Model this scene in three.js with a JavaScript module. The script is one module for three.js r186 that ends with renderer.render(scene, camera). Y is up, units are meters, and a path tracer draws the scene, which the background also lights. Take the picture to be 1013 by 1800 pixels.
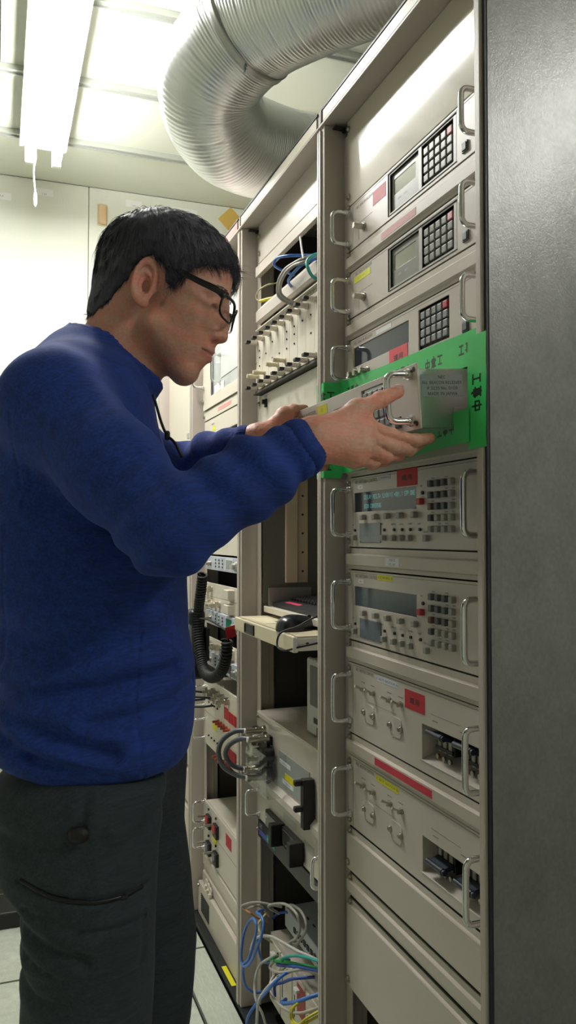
import * as THREE from 'three';
import { RoundedBoxGeometry } from 'three/addons/geometries/RoundedBoxGeometry.js';
import { mergeGeometries } from 'three/addons/utils/BufferGeometryUtils.js';
import { RectAreaLightUniformsLib } from 'three/addons/lights/RectAreaLightUniformsLib.js';

// ---------- camera, lights, exposure ----------
const scene = new THREE.Scene();
scene.background = new THREE.Color(0x000000);
const camera = new THREE.PerspectiveCamera(65.1, 1013 / 1800, 0.05, 40);
camera.position.set(-0.605, 1.235, 0);
camera.rotation.order = 'YXZ';
camera.rotation.y = -19.957 * Math.PI / 180;
camera.rotation.x = 1.666 * Math.PI / 180;
const renderer = new THREE.WebGLRenderer({ antialias: true });
renderer.toneMapping = THREE.LinearToneMapping;
renderer.toneMappingExposure = 1.0;
renderer.shadowMap.enabled = true;
RectAreaLightUniformsLib.init();
const LAMP_COLOR = new THREE.Color().setRGB(1.0, 0.988, 0.96);
const TUBE_GLOW = 40, LAMP_DOWN = 42;          // the tubes' glow and the light they throw down
const LAMPS = [                                // ceiling lamps: x, z of the middle, heading
  { x: -0.46, z: -2.40, light: LAMP_DOWN },
  { x: 1.15, z: 0.6, light: LAMP_DOWN * 0.22 },
];

// ---------- helpers ----------
const PI = Math.PI;
let seed = 7;
const rnd = () => { seed = (seed * 1664525 + 1013904223) >>> 0; return seed / 4294967296; };
const rr = (a, b) => a + (b - a) * rnd();
const V = (x, y, z) => new THREE.Vector3(x, y, z);
const used = new Map();
function numbered(n) { const c = used.get(n) ?? 0; used.set(n, c + 1); return c ? n + '_' + String(c).padStart(3, '0') : n; }
function meta(o, label, category, group) { o.userData.label = label; if (category) o.userData.category = category; if (group) o.userData.group = group; return o; }
function thing(name, label, category, pos = [0, 0, 0], ry = 0, group) {
  const g = new THREE.Group(); g.name = numbered(name); g.position.set(...pos); g.rotation.y = ry;
  scene.add(g); return meta(g, label, category, group);
}
function part(parent, name, geo, mat, x = 0, y = 0, z = 0, rx = 0, ry = 0, rz = 0) {
  const m = new THREE.Mesh(geo, mat); m.name = parent === scene ? numbered(name) : name;
  m.position.set(x, y, z); m.rotation.set(rx, ry, rz); m.castShadow = m.receiveShadow = true; parent.add(m); return m;
}
function struct(name, geo, mat, x, y, z) { const m = part(scene, name, geo, mat, x, y, z); m.userData.kind = 'structure'; return m; }
const cache = new Map();
const memo = (k, f) => { if (!cache.has(k)) cache.set(k, f()); return cache.get(k); };
const box = (w, h, d, r = 0.001, s = 1) => memo(`b${w.toFixed(5)},${h.toFixed(5)},${d.toFixed(5)},${r},${s}`, () => new RoundedBoxGeometry(w, h, d, s, Math.min(r, w / 2.01, h / 2.01, d / 2.01)));
const cyl = (r, h, n = 20, r2 = r) => memo(`c${r},${h},${n},${r2}`, () => new THREE.CylinderGeometry(r2, r, h, n));
const xyl = (r, h, n = 20, r2 = r) => memo(`z${r},${h},${n},${r2}`, () => new THREE.CylinderGeometry(r2, r, h, n).rotateX(PI / 2));   // along z, r2 at the outer end
const lathe = (k, pts, n = 24) => memo('l' + k, () => new THREE.LatheGeometry(pts.map((p) => new THREE.Vector2(...p)), n).rotateX(PI / 2));
const tubeGeo = (pts, r, seg = 0, n = 10, closed = false) => new THREE.TubeGeometry(new THREE.CatmullRomCurve3(pts.map((p) => (p.isVector3 ? p : V(...p))), closed, 'centripetal'), seg || pts.length * 8, r, n, closed);
function at(geo, x, y, z, rx = 0, ry = 0, rz = 0) { const g = geo.clone(); if (rx) g.rotateX(rx); if (ry) g.rotateY(ry); if (rz) g.rotateZ(rz); return g.translate(x, y, z); }
function merge(list) { return mergeGeometries(list.map((g) => { const n = g.index ? g.toNonIndexed() : g.clone(); for (const k of Object.keys(n.attributes)) if (!['position', 'normal', 'uv'].includes(k)) n.deleteAttribute(k); return n; })); }
function plate(w, h, holes = [], t = 0.003, bev = 0.0006) {     // a sheet with cut-outs; x centred, y from 0, front face at z = t
  return memo('p' + JSON.stringify([w, h, holes, t, bev]), () => {
    const s = new THREE.Shape(); s.moveTo(-w / 2 + bev, bev); s.lineTo(w / 2 - bev, bev); s.lineTo(w / 2 - bev, h - bev); s.lineTo(-w / 2 + bev, h - bev); s.closePath();
    for (const [x0, y0, x1, y1] of holes) { const p = new THREE.Path(); p.moveTo(x0 - bev, y0 - bev); p.lineTo(x0 - bev, y1 + bev); p.lineTo(x1 + bev, y1 + bev); p.lineTo(x1 + bev, y0 - bev); p.closePath(); s.holes.push(p); }
    const g = new THREE.ExtrudeGeometry(s, { depth: t - 2 * bev, bevelEnabled: true, bevelSize: bev, bevelThickness: bev, bevelSegments: 1 });
    return g.translate(0, 0, bev);
  });
}
function bar(w, profile) {                                       // a profile of [z, y] points drawn along x
  return memo('r' + w + JSON.stringify(profile), () => {
    const s = new THREE.Shape(profile.map(([z, y]) => new THREE.Vector2(-z, y)));
    return new THREE.ExtrudeGeometry(s, { depth: w, bevelEnabled: false }).rotateY(PI / 2).translate(-w / 2, 0, 0);
  });
}

// ---------- textures ----------
function hash(x, y, s) { let h = (x * 374761393 + y * 668265263 + s * 1442695041) | 0; h = Math.imul(h ^ (h >>> 13), 1274126177); return ((h ^ (h >>> 16)) >>> 0) / 4294967296; }
function vnoise(x, y, p, s) {                                    // value noise that repeats every p cells
  const xi = Math.floor(x), yi = Math.floor(y), fx = x - xi, fy = y - yi, u = fx * fx * (3 - 2 * fx), v = fy * fy * (3 - 2 * fy), w = (n) => ((n % p) + p) % p;
  const a = hash(w(xi), w(yi), s), b = hash(w(xi + 1), w(yi), s), c = hash(w(xi), w(yi + 1), s), d = hash(w(xi + 1), w(yi + 1), s);
  return (a + (b - a) * u) * (1 - v) + (c + (d - c) * u) * v;
}
function dataTex(n, f, srgb = false) {
  const d = new Uint8Array(n * n * 4);
  for (let y = 0; y < n; y++) for (let x = 0; x < n; x++) { const c = f(x / n, y / n), i = (y * n + x) * 4; d[i] = c[0]; d[i + 1] = c[1]; d[i + 2] = c[2]; d[i + 3] = 255; }
  const t = new THREE.DataTexture(d, n, n); t.wrapS = t.wrapT = THREE.RepeatWrapping; t.magFilter = THREE.LinearFilter; t.needsUpdate = true;
  if (srgb) t.colorSpace = THREE.SRGBColorSpace; return t;
}
const grey = (v) => { v = Math.max(0, Math.min(255, Math.round(v * 255))); return [v, v, v]; };
function rep(t, x, y = x) { const c = t.clone(); c.repeat.set(x, y); c.needsUpdate = true; return c; }
const grainTex = dataTex(256, (x, y) => grey(0.35 * vnoise(x * 128, y * 128, 128, 1) + 0.4 * vnoise(x * 64, y * 64, 64, 2) + 0.25 * vnoise(x * 16, y * 16, 16, 3)));
const mottleTex = dataTex(256, (x, y) => grey(0.84 + 0.07 * vnoise(x * 90, y * 90, 90, 4) + 0.06 * vnoise(x * 14, y * 14, 14, 5) + 0.05 * vnoise(x * 4, y * 6, 6, 6)), true);
const weaveTex = dataTex(256, (x, y) => { const a = Math.sin(x * PI * 2 * 64), b = Math.sin(y * PI * 2 * 64 + (Math.floor(x * 64) % 2) * PI); return grey(0.5 + 0.2 * a * b + 0.3 * (vnoise(x * 128, y * 128, 128, 8) - 0.5)); });
const weaveColor = dataTex(256, (x, y) => grey(0.72 + 0.22 * vnoise(x * 120, y * 120, 120, 9) + 0.12 * vnoise(x * 24, y * 24, 24, 10)), true);
const skinTex = dataTex(256, (x, y) => { const n = vnoise(x * 60, y * 60, 60, 11), m = vnoise(x * 12, y * 12, 12, 12), k = vnoise(x * 140, y * 140, 140, 13); return [226 + 18 * (m - 0.5) + 12 * (k - 0.5), 178 + 16 * (n - 0.5) - 14 * (m - 0.5) + 12 * (k - 0.5), 160 + 16 * (n - 0.5) - 14 * (m - 0.5) + 12 * (k - 0.5)]; }, true);
const GLYPH = {
  工: [[1.5, 2, 8.5, 2], [5, 2, 5, 8.6], [0.6, 8.6, 9.4, 8.6]],
  中: [[1.4, 2.6, 8.6, 2.6, 8.6, 6.4, 1.4, 6.4, 1.4, 2.6], [5, 0.3, 5, 9.8]],
  事: [[0.8, 1.5, 9.2, 1.5], [2.6, 2.6, 7.4, 2.6, 7.4, 4, 2.6, 4, 2.6, 2.6], [2, 5.1, 8, 5.1, 8, 7.9], [0.4, 6.5, 9.6, 6.5], [2, 7.9, 8, 7.9], [5, 0.3, 5, 9.6, 3.8, 9.2]],
  現: [[0.4, 1.6, 4.2, 1.6], [0.7, 4.8, 3.9, 4.8], [0.2, 8.4, 4.4, 7.8], [2.3, 1.6, 2.3, 8], [5, 0.9, 9, 0.9, 9, 5.9, 5, 5.9, 5, 0.9], [5, 2.6, 9, 2.6], [5, 4.2, 9, 4.2], [6.3, 5.9, 5.9, 8, 4.6, 9.6], [7.6, 5.9, 7.6, 8.9, 9.7, 9.1, 9.8, 7.8]],
  用: [[2, 0.8, 2, 6, 0.8, 9.6], [2, 0.8, 8.6, 0.8, 8.6, 9.2, 7.3, 9.3], [2, 3.5, 8.6, 3.5], [2, 6.2, 8.6, 6.2], [5.3, 0.8, 5.3, 9.4]],
};
function glyphs(g, text, x, y, s, color = '#10160f', lw = 0.11) {
  g.strokeStyle = color; g.lineWidth = s * lw; g.lineCap = 'butt'; g.lineJoin = 'miter';
  [...text].forEach((ch, k) => { for (const p of GLYPH[ch]) { g.beginPath(); for (let i = 0; i < p.length; i += 2) { const X = x + k * s * 1.12 + p[i] * s / 10, Y = y + p[i + 1] * s / 10; i ? g.lineTo(X, Y) : g.moveTo(X, Y); } g.stroke(); } });
}
function canvasTex(w, h, draw) {
  const c = document.createElement('canvas'); c.width = w; c.height = h; const g = c.getContext('2d'); draw(g, w, h);
  const t = new THREE.CanvasTexture(c); t.colorSpace = THREE.SRGBColorSpace; return t;
}
function textTex(lines, { w = 256, h = 64, bg = '#ffffff', fg = '#202020', size = 0.5, align = 'center', font = 'sans-serif', alpha = false } = {}) {
  return canvasTex(w, h, (g) => {
    if (!alpha) { g.fillStyle = bg; g.fillRect(0, 0, w, h); }
    g.fillStyle = fg; g.textAlign = align; g.textBaseline = 'middle';
    lines.forEach((t, i) => { g.font = `${Math.round(h * size)}px ${font}`; g.fillText(t, align === 'left' ? w * 0.02 : w / 2, h * (i + 0.5) / lines.length, w * 0.96); });
  });
}
// ---------- materials ----------
const std = (color, roughness = 0.5, metalness = 0, more = {}) => new THREE.MeshStandardMaterial({ color, roughness, metalness, ...more });
const M = {
  beige: std(0xc6bcaf, 0.36), beigeB: std(0xc2b9ac, 0.4), panel: std(0xcac1b6, 0.32), post: std(0xbeb4aa, 0.4), cream: std(0xd4ccbc, 0.42),
  steel: std(0xb9b9b6, 0.36, 0.85), chrome: std(0xdddddd, 0.12, 1), nickel: std(0xb8b4a8, 0.28, 1), dark: std(0x1b1b1d, 0.5), black: std(0x0c0c0e, 0.42), rubber: std(0x0e0e10, 0.6),
  gap: std(0x16130f, 0.8), inner: std(0x4a4740, 0.6), key: std(0x8b8b88, 0.4), keyDark: std(0x55565a, 0.45), keyRed: std(0xb3242e, 0.45), keyPink: std(0xcf7f86, 0.45), keyPale: std(0x9d9a92, 0.42),
  bezel: std(0x92918b, 0.3), lcd: std(0x55605f, 0.12), glassDark: std(0x2a313e, 0.08), engrave: std(0x8a8372, 0.6), red: std(0xb21f2c, 0.6), pink: std(0xd97880, 0.6), yellow: std(0xd8d21e, 0.6), white: std(0xe4e4e2, 0.5),
  side: std(0x8d8d8a, 0.34, 0.35, { map: rep(mottleTex, 2, 5), bumpMap: rep(grainTex, 6, 16), bumpScale: 0.0002 }),
};
// ---------- the room ----------
const CEIL = 2.705, BACK = -3.43, LEFT = -2.75, RIGHT = 2.6, REAR = 2.2;
const wallMat = std(0xe4e6d8, 0.75, 0, { bumpMap: rep(grainTex, 8, 8), bumpScale: 0.0004 });
const ceilMat = std(0xe4e7d8, 0.8), barMat = std(0xc9ccc6, 0.35, 0.6);
const tileMats = [0xcfd6c6, 0xcbd3c4, 0xd2d8c9].map((c) => std(c, 0.45, 0, { map: rep(mottleTex, 3, 3) }));
const floor = struct('floor', box(RIGHT - LEFT, 0.1, REAR - BACK, 0.001), std(0x14181a, 0.6), (LEFT + RIGHT) / 2, -0.066, (BACK + REAR) / 2);
{
  const xs = [-0.002]; xs.push(-0.095); while (xs[xs.length - 1] > LEFT) xs.push(Math.max(LEFT, xs[xs.length - 1] - 0.6));
  const zs = []; for (let z = -2.385 - 0.6 * 2; z < REAR + 0.6; z += 0.6) zs.push(z); zs.unshift(BACK);
  for (let i = 0; i + 1 < xs.length; i++) for (let j = 0; j + 1 < zs.length; j++) {
    const x0 = xs[i + 1], x1 = xs[i], z0 = zs[j], z1 = Math.min(zs[j + 1], REAR), g = 0.0045;
    if (x1 - x0 < 0.02 || z1 - z0 < 0.02) continue;
    part(floor, 'floor_tile', box(x1 - x0 - 2 * g, 0.016, z1 - z0 - 2 * g, 0.0015), tileMats[(i * 5 + j * 3) % 3], (x0 + x1) / 2 - floor.position.x, -0.008 + 0.066, (z0 + z1) / 2 - floor.position.z);
  }
}
const ceiling = struct('ceiling', box(RIGHT - LEFT + 0.2, 0.12, REAR - BACK + 0.2, 0.001), std(0xc8cabb, 0.8), (LEFT + RIGHT) / 2, CEIL + 0.075, (BACK + REAR) / 2);
for (let j = 0; ; j++) {
  const z0 = j ? BACK + 0.39 + (j - 1) * 0.42 : BACK, z1 = Math.min(BACK + 0.39 + j * 0.42, REAR); if (z0 > REAR - 0.1) break;
  for (let i = 0; i < 5; i++) { const w = (RIGHT - LEFT) / 5; part(ceiling, 'ceiling_panel', box(w - 0.003, 0.015, z1 - z0 - 0.004, 0.001), ceilMat, LEFT + w * (i + 0.5) - ceiling.position.x, CEIL + 0.0075 - ceiling.position.y, (z0 + z1) / 2 - ceiling.position.z); }
  if (j) { const b = part(ceiling, 'ceiling_bar', merge([at(box(RIGHT - LEFT, 0.012, 0.034, 0.002), 0, 0, 0), at(box(RIGHT - LEFT, 0.01, 0.006, 0.001), 0, -0.008, 0.014), at(box(RIGHT - LEFT, 0.01, 0.006, 0.001), 0, -0.008, -0.014)]), barMat, 0, CEIL - 0.006 - ceiling.position.y, z0 - ceiling.position.z); b.userData.label = 'pale metal bar across the ceiling'; }
}
function wall(name, w, h, x, y, z, ry, seam) {
  const s = struct(name, box(w, h, 0.1, 0.001), std(0xd8dac8, 0.8), x, y, z); s.rotation.y = ry;
  const edges = [-w / 2]; let e = -w / 2 + seam; while (e < w / 2 - 0.02) { edges.push(e); e += 0.91; } edges.push(w / 2);
  for (let i = 0; i + 1 < edges.length; i++) part(s, 'wall_panel', box(edges[i + 1] - edges[i] - 0.003, h, 0.012, 0.002), wallMat, (edges[i] + edges[i + 1]) / 2, 0, 0.056);
  return s;
}
wall('wall_back', RIGHT - LEFT, CEIL, (LEFT + RIGHT) / 2, CEIL / 2, BACK - 0.062, 0, 0.676);
wall('wall_left', REAR - BACK, CEIL, LEFT - 0.062, CEIL / 2, (BACK + REAR) / 2, PI / 2, 0.6);
wall('wall_right', REAR - BACK, CEIL, RIGHT + 0.062, CEIL / 2, (BACK + REAR) / 2, -PI / 2, 0.6);
wall('wall_rear', RIGHT - LEFT, CEIL, (LEFT + RIGHT) / 2, CEIL / 2, REAR + 0.062, PI, 0.6);

// ---------- ceiling lamps ----------
const tubeMat = std(0xffffff, 0.4, 0, { emissive: LAMP_COLOR, emissiveIntensity: TUBE_GLOW });
const lampBody = std(0xe9ebe4, 0.4);
const lampLabels = ['lit two-tube fluorescent lamp with a white pull cord, above the person', 'two-tube fluorescent ceiling lamp behind the viewer'];
LAMPS.forEach((L, i) => {
  const t = thing('fluorescent_lamp', lampLabels[i], 'lamp', [L.x, CEIL, L.z]);
  part(t, 'housing', merge([at(box(0.09, 0.055, 1.25, 0.006), 0, -0.0275, 0), at(box(0.165, 0.006, 1.25, 0.002), 0, -0.058, 0)]), lampBody);
  for (const s of [-1, 1]) {
    part(t, 'tube', new THREE.CapsuleGeometry(0.0165, 1.17, 6, 20).rotateX(PI / 2), tubeMat, s * 0.047, -0.105, 0);
    for (const e of [-1, 1]) part(t, 'socket', box(0.034, 0.07, 0.022, 0.004), lampBody, s * 0.047, -0.09, e * 0.614);
  }
  if (i === 0) {
    const c = part(t, 'pull_cord', tubeGeo([[0, 0, 0], [0.004, -0.05, 0], [-0.003, -0.1, 0.002], [0.003, -0.19, 0]], 0.0028, 24, 6), std(0xe8eadf, 0.7), -0.03, -0.06, -0.58);
    part(c, 'cord_knot', lathe('knot', [[0, 0.03], [0.006, 0.02], [0.007, 0], [0.005, -0.02], [0, -0.03]], 10).clone().rotateX(PI / 2), std(0xeff1e6, 0.6), 0.003, -0.205, 0);
  }
  const l = new THREE.RectAreaLight(LAMP_COLOR, L.light, 0.13, 1.17); l.position.set(L.x, CEIL - 0.127, L.z); l.rotation.x = -PI / 2; l.name = 'lamp_light'; scene.add(l);
});

// ---------- things on the back wall ----------
function onWall(name, label, cat, x, y, w, h, mat, geo) { return meta(part(scene, name, geo || box(w, h, 0.001, 0.0004), mat, x, y, BACK + 0.0008), label, cat); }
{
  const tag = (l) => std(0xffffff, 0.6, 0, { map: textTex(l, { w: 128, h: 48, bg: '#f2f2ee', fg: '#555', size: 0.3 }) });
  onWall('wall_label', 'small white paper label high on the back wall, just right of the pull cord', 'label', -0.434, 2.655, 0.075, 0.03, tag(['■■■', '1 2 3']));
  onWall('wall_label', 'white paper label on the back wall left of the pull cord', 'label', -0.600, 2.616, 0.075, 0.03, tag(['1 21']));
  onWall('wall_label', 'small white paper label on the back wall above the crown of the head', 'label', -0.066, 2.658, 0.07, 0.03, tag(['■■■', '1 2 3']));
  onWall('wall_label', 'wide white paper label on the wall above the forehead', 'label', 0.158, 2.655, 0.11, 0.03, tag(['■■■■■', '1 2 3']));
  onWall('memo_sheet', 'yellow paper square stuck cornerwise on the back wall beside the duct', 'paper', 0.368, 2.646, 0.1, 0.1, std(0xd9b55c, 0.7), box(0.085, 0.085, 0.001, 0.0004).clone().rotateZ(PI / 4));
  const s = thing('wall_sensor', 'small beige rounded sensor box on the back wall above the hair', 'sensor', [-0.198, 2.546, BACK]);
  part(s, 'cover', box(0.036, 0.085, 0.022, 0.01, 3), std(0xd8b892, 0.45), 0, 0.045, 0.011);
  part(s, 'sensor_base', box(0.042, 0.092, 0.005, 0.002), std(0xd6cfae, 0.5), 0, 0.045, 0.0025);
}

// ---------- flexible ventilation duct ----------
{
  const DUCT_POINTS = [[0.72, 2.56, -1.25], [0.393, 2.488, -1.323], [0.198, 2.43, -1.417], [0.055, 2.43, -1.586], [-0.058, 2.425, -1.765], [-0.12, 2.362, -1.899], [-0.054, 2.307, -2.023], [0.129, 2.329, -2.148], [0.376, 2.398, -2.269], [0.713, 2.504, -2.409], [1.2, 2.52, -2.5]];
  const DUCT_CLAMP = 0.372, DUCT_INNER = [-0.092, 2.247, -1.698];
  const P = DUCT_POINTS.map((p) => V(...p)), curve = new THREE.CatmullRomCurve3(P, false, 'centripetal');
  const L = curve.getLength(), R = 0.128, N = Math.round(L / 0.0022), K = 72, fr = curve.computeFrenetFrames(N, false), pos = [], uv = [], idx = [];
  for (let i = 0; i <= N; i++) {
    const p = curve.getPointAt(i / N), s = i / N * L;
    for (let k = 0; k <= K; k++) {
      const a = k / K * PI * 2, ph = s - 0.0088 * k / K, seam = Math.abs((((s - 0.053 * k / K) % 0.053) + 0.053) % 0.053 - 0.0265);
      const r = R + 0.0006 * Math.sin(ph / 0.0088 * PI * 2) - (seam < 0.0035 ? 0.0014 * (1 - seam / 0.0035) : 0) + 0.0016 * (vnoise(a * 3 + 20, s * 11, 64, 21) - 0.5) * 2;
      const n = fr.normals[i], b = fr.binormals[i];
      pos.push(p.x + r * (Math.cos(a) * n.x + Math.sin(a) * b.x), p.y + r * (Math.cos(a) * n.y + Math.sin(a) * b.y), p.z + r * (Math.cos(a) * n.z + Math.sin(a) * b.z)); uv.push(s, k / K);
      if (i < N && k < K) { const q = i * (K + 1) + k; idx.push(q, q + 1, q + K + 1, q + 1, q + K + 2, q + K + 1); }
    }
  }
  const g = new THREE.BufferGeometry(); g.setAttribute('position', new THREE.Float32BufferAttribute(pos, 3)); g.setAttribute('uv', new THREE.Float32BufferAttribute(uv, 2)); g.setIndex(idx); g.computeVertexNormals();
  const d = thing('ventilation_duct', 'ribbed silver flexible air duct bending over the racks under the ceiling', 'duct', [0, 0, 0]);
  part(d, 'hose', g, std(0xe6e8e8, 0.32, 0.85, { side: THREE.DoubleSide }));
  const t = DUCT_CLAMP, i = Math.round(t * N), p = curve.getPointAt(t), tan = curve.getTangentAt(t), q = new THREE.Quaternion().setFromUnitVectors(V(0, 0, 1), tan);
  const cl = part(d, 'clamp', lathe('clamp', [[R + 0.001, -0.009], [R + 0.005, -0.009], [R + 0.0042, -0.004], [R + 0.0042, 0.004], [R + 0.005, 0.009], [R + 0.001, 0.009]], 90), M.steel, p.x, p.y, p.z); cl.quaternion.copy(q);
  const inward = V(...DUCT_INNER).sub(p); inward.addScaledVector(tan, -inward.dot(tan)).normalize(); const side = tan.clone().cross(inward);
  const bq = new THREE.Quaternion().setFromRotationMatrix(new THREE.Matrix4().makeBasis(side, inward, tan));
  const bolt = part(d, 'clamp_bolt', merge([at(cyl(0.0045, 0.08, 12), 0, 0, 0, 0, 0, PI / 2), at(cyl(0.009, 0.008, 6), 0.022, 0, 0, 0, 0, PI / 2), at(cyl(0.009, 0.008, 6), -0.027, 0, 0, 0, 0, PI / 2), at(box(0.004, 0.026, 0.018, 0.001), 0.014, -0.004, 0), at(box(0.004, 0.026, 0.018, 0.001), -0.018, -0.004, 0), at(cyl(0.011, 0.003, 16), 0.031, 0, 0, 0, 0, PI / 2)]), std(0x9aa0a6, 0.3, 0.95));
  bolt.position.copy(p).addScaledVector(inward, R + 0.013); bolt.quaternion.copy(bq);
}

// ---------- black mesh cart at the left, behind the person ----------
{
  const t = thing('mesh_crate', 'black wire-mesh crate on the floor at the left picture edge behind the trousers', 'crate', [-0.72, 0, -2.9]);
  const wires = [], W = 0.5, H = 0.24, D = 0.4;
  for (const z of [-D / 2, D / 2]) { for (let i = 0; i <= 8; i++) wires.push(at(cyl(0.003, H, 6), -W / 2 + W * i / 8, H / 2 + 0.05, z)); for (let j = 0; j <= 4; j++) wires.push(at(cyl(0.003, W, 6), 0, 0.05 + H * j / 4, z, 0, 0, PI / 2)); }
  for (const x of [-W / 2, W / 2]) { for (let i = 1; i < 6; i++) wires.push(at(cyl(0.003, H, 6), x, H / 2 + 0.05, -D / 2 + D * i / 6)); for (let j = 0; j <= 4; j++) wires.push(at(cyl(0.003, D, 6), x, 0.05 + H * j / 4, 0, PI / 2)); }
  part(t, 'wire_mesh', merge(wires), std(0x4a4c48, 0.5, 0.4));
  part(t, 'base', box(W, 0.05, D, 0.004), M.black, 0, 0.025, 0);
  const c = thing('cabinet', 'low dark cabinet standing at the left picture edge behind the back', 'cabinet', [-0.94, 0, -3.23]);
  part(c, 'cabinet_body', box(0.6, 0.9, 0.2, 0.004), M.black, 0, 0.45, 0);
  for (const y of [0.25, 0.65]) part(c, 'cabinet_door', box(0.57, 0.38, 0.012, 0.003), M.dark, 0, y, 0.106);
  const d = thing('bench_device', 'pale grey device with a green strip on the dark cabinet at the left edge', 'device', [-0.86, 0.902, -3.23]);
  part(d, 'device_case', box(0.4, 0.07, 0.18, 0.006), M.cream, 0, 0.035, 0); part(d, 'strip', box(0.38, 0.018, 0.004, 0.001), std(0x49775c, 0.5), 0, 0.05, 0.091);
}
// ---------- rack frames: fronts at x = 0 facing -x, one every 0.57 m towards the back wall ----------
const FRONT = 0.042, PITCH = 0.57, ZC = [0, 1, 2, 3].map((k) => -1.189 - PITCH * k), RACK_H = 2.09, RD = 0.64;
const U = (k, name, label, cat, y, group) => thing(name, label, cat, [FRONT, y, ZC[k]], -PI / 2, group);   // local x runs towards the viewer, z out of the rack
const screwGeo = merge([at(xyl(0.0048, 0.003, 14, 0.0042), 0, 0, 0.0035), at(xyl(0.0066, 0.0012, 16), 0, 0, 0.0016), at(xyl(0.0034, 0.001, 12), 0, 0, 0.0054)]);
const screwAt = (p, x, y, z = 0.003) => part(p, 'screw', screwGeo, M.nickel, x, y, z);
function rackFrame(k, label, plateColor, openBottom) {
  const t = thing('equipment_rack', label, 'rack', [0, 0, ZC[k]], 0);
  const W = PITCH / 2;
  for (const s of [-1, 1]) {
    part(t, 'post', merge([at(box(0.09, RACK_H - 0.052, 0.0195, 0.002, 2), 0.045, (RACK_H - 0.052) / 2 + 0.014, s * (W - 0.0104)), at(box(0.006, RACK_H - 0.06, 0.008, 0.0015), -0.0012, (RACK_H - 0.06) / 2 + 0.016, s * (W - 0.0045))]), M.post);
    part(t, 'rail', merge([at(box(0.003, RACK_H - 0.09, 0.03, 0.0008), FRONT + 0.0022, (RACK_H - 0.09) / 2 + 0.03, s * (W - 0.036)), at(box(0.03, RACK_H - 0.09, 0.003, 0.0008), FRONT + 0.018, (RACK_H - 0.09) / 2 + 0.03, s * (W - 0.0235))]), M.post);
    part(t, 'side_sheet', box(RD - 0.1, RACK_H - 0.06, 0.003, 0.0008), M.inner, 0.1 + (RD - 0.1) / 2, RACK_H / 2, s * (W - 0.003));
    part(t, 'rear_post', box(0.06, RACK_H - 0.08, 0.05, 0.002), M.post, RD - 0.04, RACK_H / 2, s * (W - 0.03));
  }
  const beam = part(t, 'top_beam', merge([at(box(0.09, 0.038, PITCH - 0.0015, 0.002), 0.045, RACK_H - 0.019, 0), at(box(0.006, 0.005, PITCH - 0.0015, 0.001), -0.002, RACK_H - 0.0365, 0)]), M.post);
  part(beam, 'seam_strip', merge([at(box(0.004, 0.0045, PITCH - 0.02, 0.0005), -0.0012, RACK_H - 0.0045, 0), at(box(0.004, 0.026, 0.003, 0.0005), -0.0012, RACK_H - 0.017, -W + 0.0105)]), std(0x2a2230, 0.5));
  part(beam, 'name_plate', box(0.0035, 0.022, PITCH - 0.034, 0.0008), std(plateColor, 0.4), -0.0015, RACK_H - 0.0205, 0.002);
  part(t, 'top_sheet', box(RD - 0.09, 0.004, PITCH - 0.002, 0.001), M.beigeB, 0.09 + (RD - 0.09) / 2, RACK_H - 0.003, 0);
  part(t, 'back_sheet', box(0.004, RACK_H - 0.02, PITCH - 0.002, 0.001), M.inner, RD, RACK_H / 2, 0);
  part(t, 'base', box(RD, 0.014, PITCH - 0.001, 0.001), std(0x15191a, 0.55), RD / 2 - 0.001, 0.007, 0);
  for (const s of [-1, 1]) part(t, 'corner_clip', merge([at(box(0.028, 0.0035, 0.014, 0.001), 0.03, RACK_H - 0.046, s * (W - 0.03)), at(cyl(0.004, 0.006, 10), 0.038, RACK_H - 0.0495, s * (W - 0.03))]), M.dark);
  return t;
}
const rack0 = rackFrame(0, 'nearest beige equipment rack, its grey side panel at the right picture edge', 0xd9d3c2);
{
  const W = PITCH / 2;
  const sp = part(rack0, 'side_panel', new THREE.BoxGeometry(RD, RACK_H - 0.004, 0.005), M.side, 0.0045 + RD / 2, RACK_H / 2, W + 0.0032); sp.userData.label = 'plain grey sheet-metal side panel';
  part(rack0, 'panel_seam', box(0.004, RACK_H - 0.01, 0.0045, 0.0006), std(0x2d2733, 0.5), 0.0022, RACK_H / 2, W + 0.0024);
}
rackFrame(1, 'middle beige equipment rack holding the keyboard shelf and the mouse drawer', 0xd9d3c2);
rackFrame(2, 'beige equipment rack seen between the jacket and the mouse drawer', 0xc98f88);
rackFrame(3, 'farthest beige equipment rack, its closed panels behind the chin', 0xc98f88);

// ---------- building blocks of the rack units ----------
function handle(parent, x, y, h, out = 0.036, r = 0.0042, z = 0.003) {
  const c = 0.011, pts = []; pts.push(V(0, -h / 2, 0), V(0, -h / 2, out - c));
  for (let i = 1; i <= 6; i++) { const a = i / 6 * PI / 2; pts.push(V(0, -h / 2 + c * (1 - Math.cos(a)), out - c + c * Math.sin(a))); }
  for (let i = 0; i <= 6; i++) { const a = i / 6 * PI / 2; pts.push(V(0, h / 2 - c * (1 - Math.sin(a)), out - c + c * Math.cos(a))); }
  pts.push(V(0, h / 2, 0));
  const g = memo('h' + [h, out, r], () => merge([new THREE.TubeGeometry(new THREE.CatmullRomCurve3(pts, false, 'centripetal'), 60, r, 12), ...[-1, 1].map((s) => at(xyl(r * 1.75, 0.004, 16), 0, s * h / 2, 0.002)), ...[-1, 1].map((s) => at(xyl(r * 1.35, 0.006, 8), 0, s * h / 2, 0.006))]));
  return part(parent, 'handle', g, M.chrome, x, y, z);
}
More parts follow.
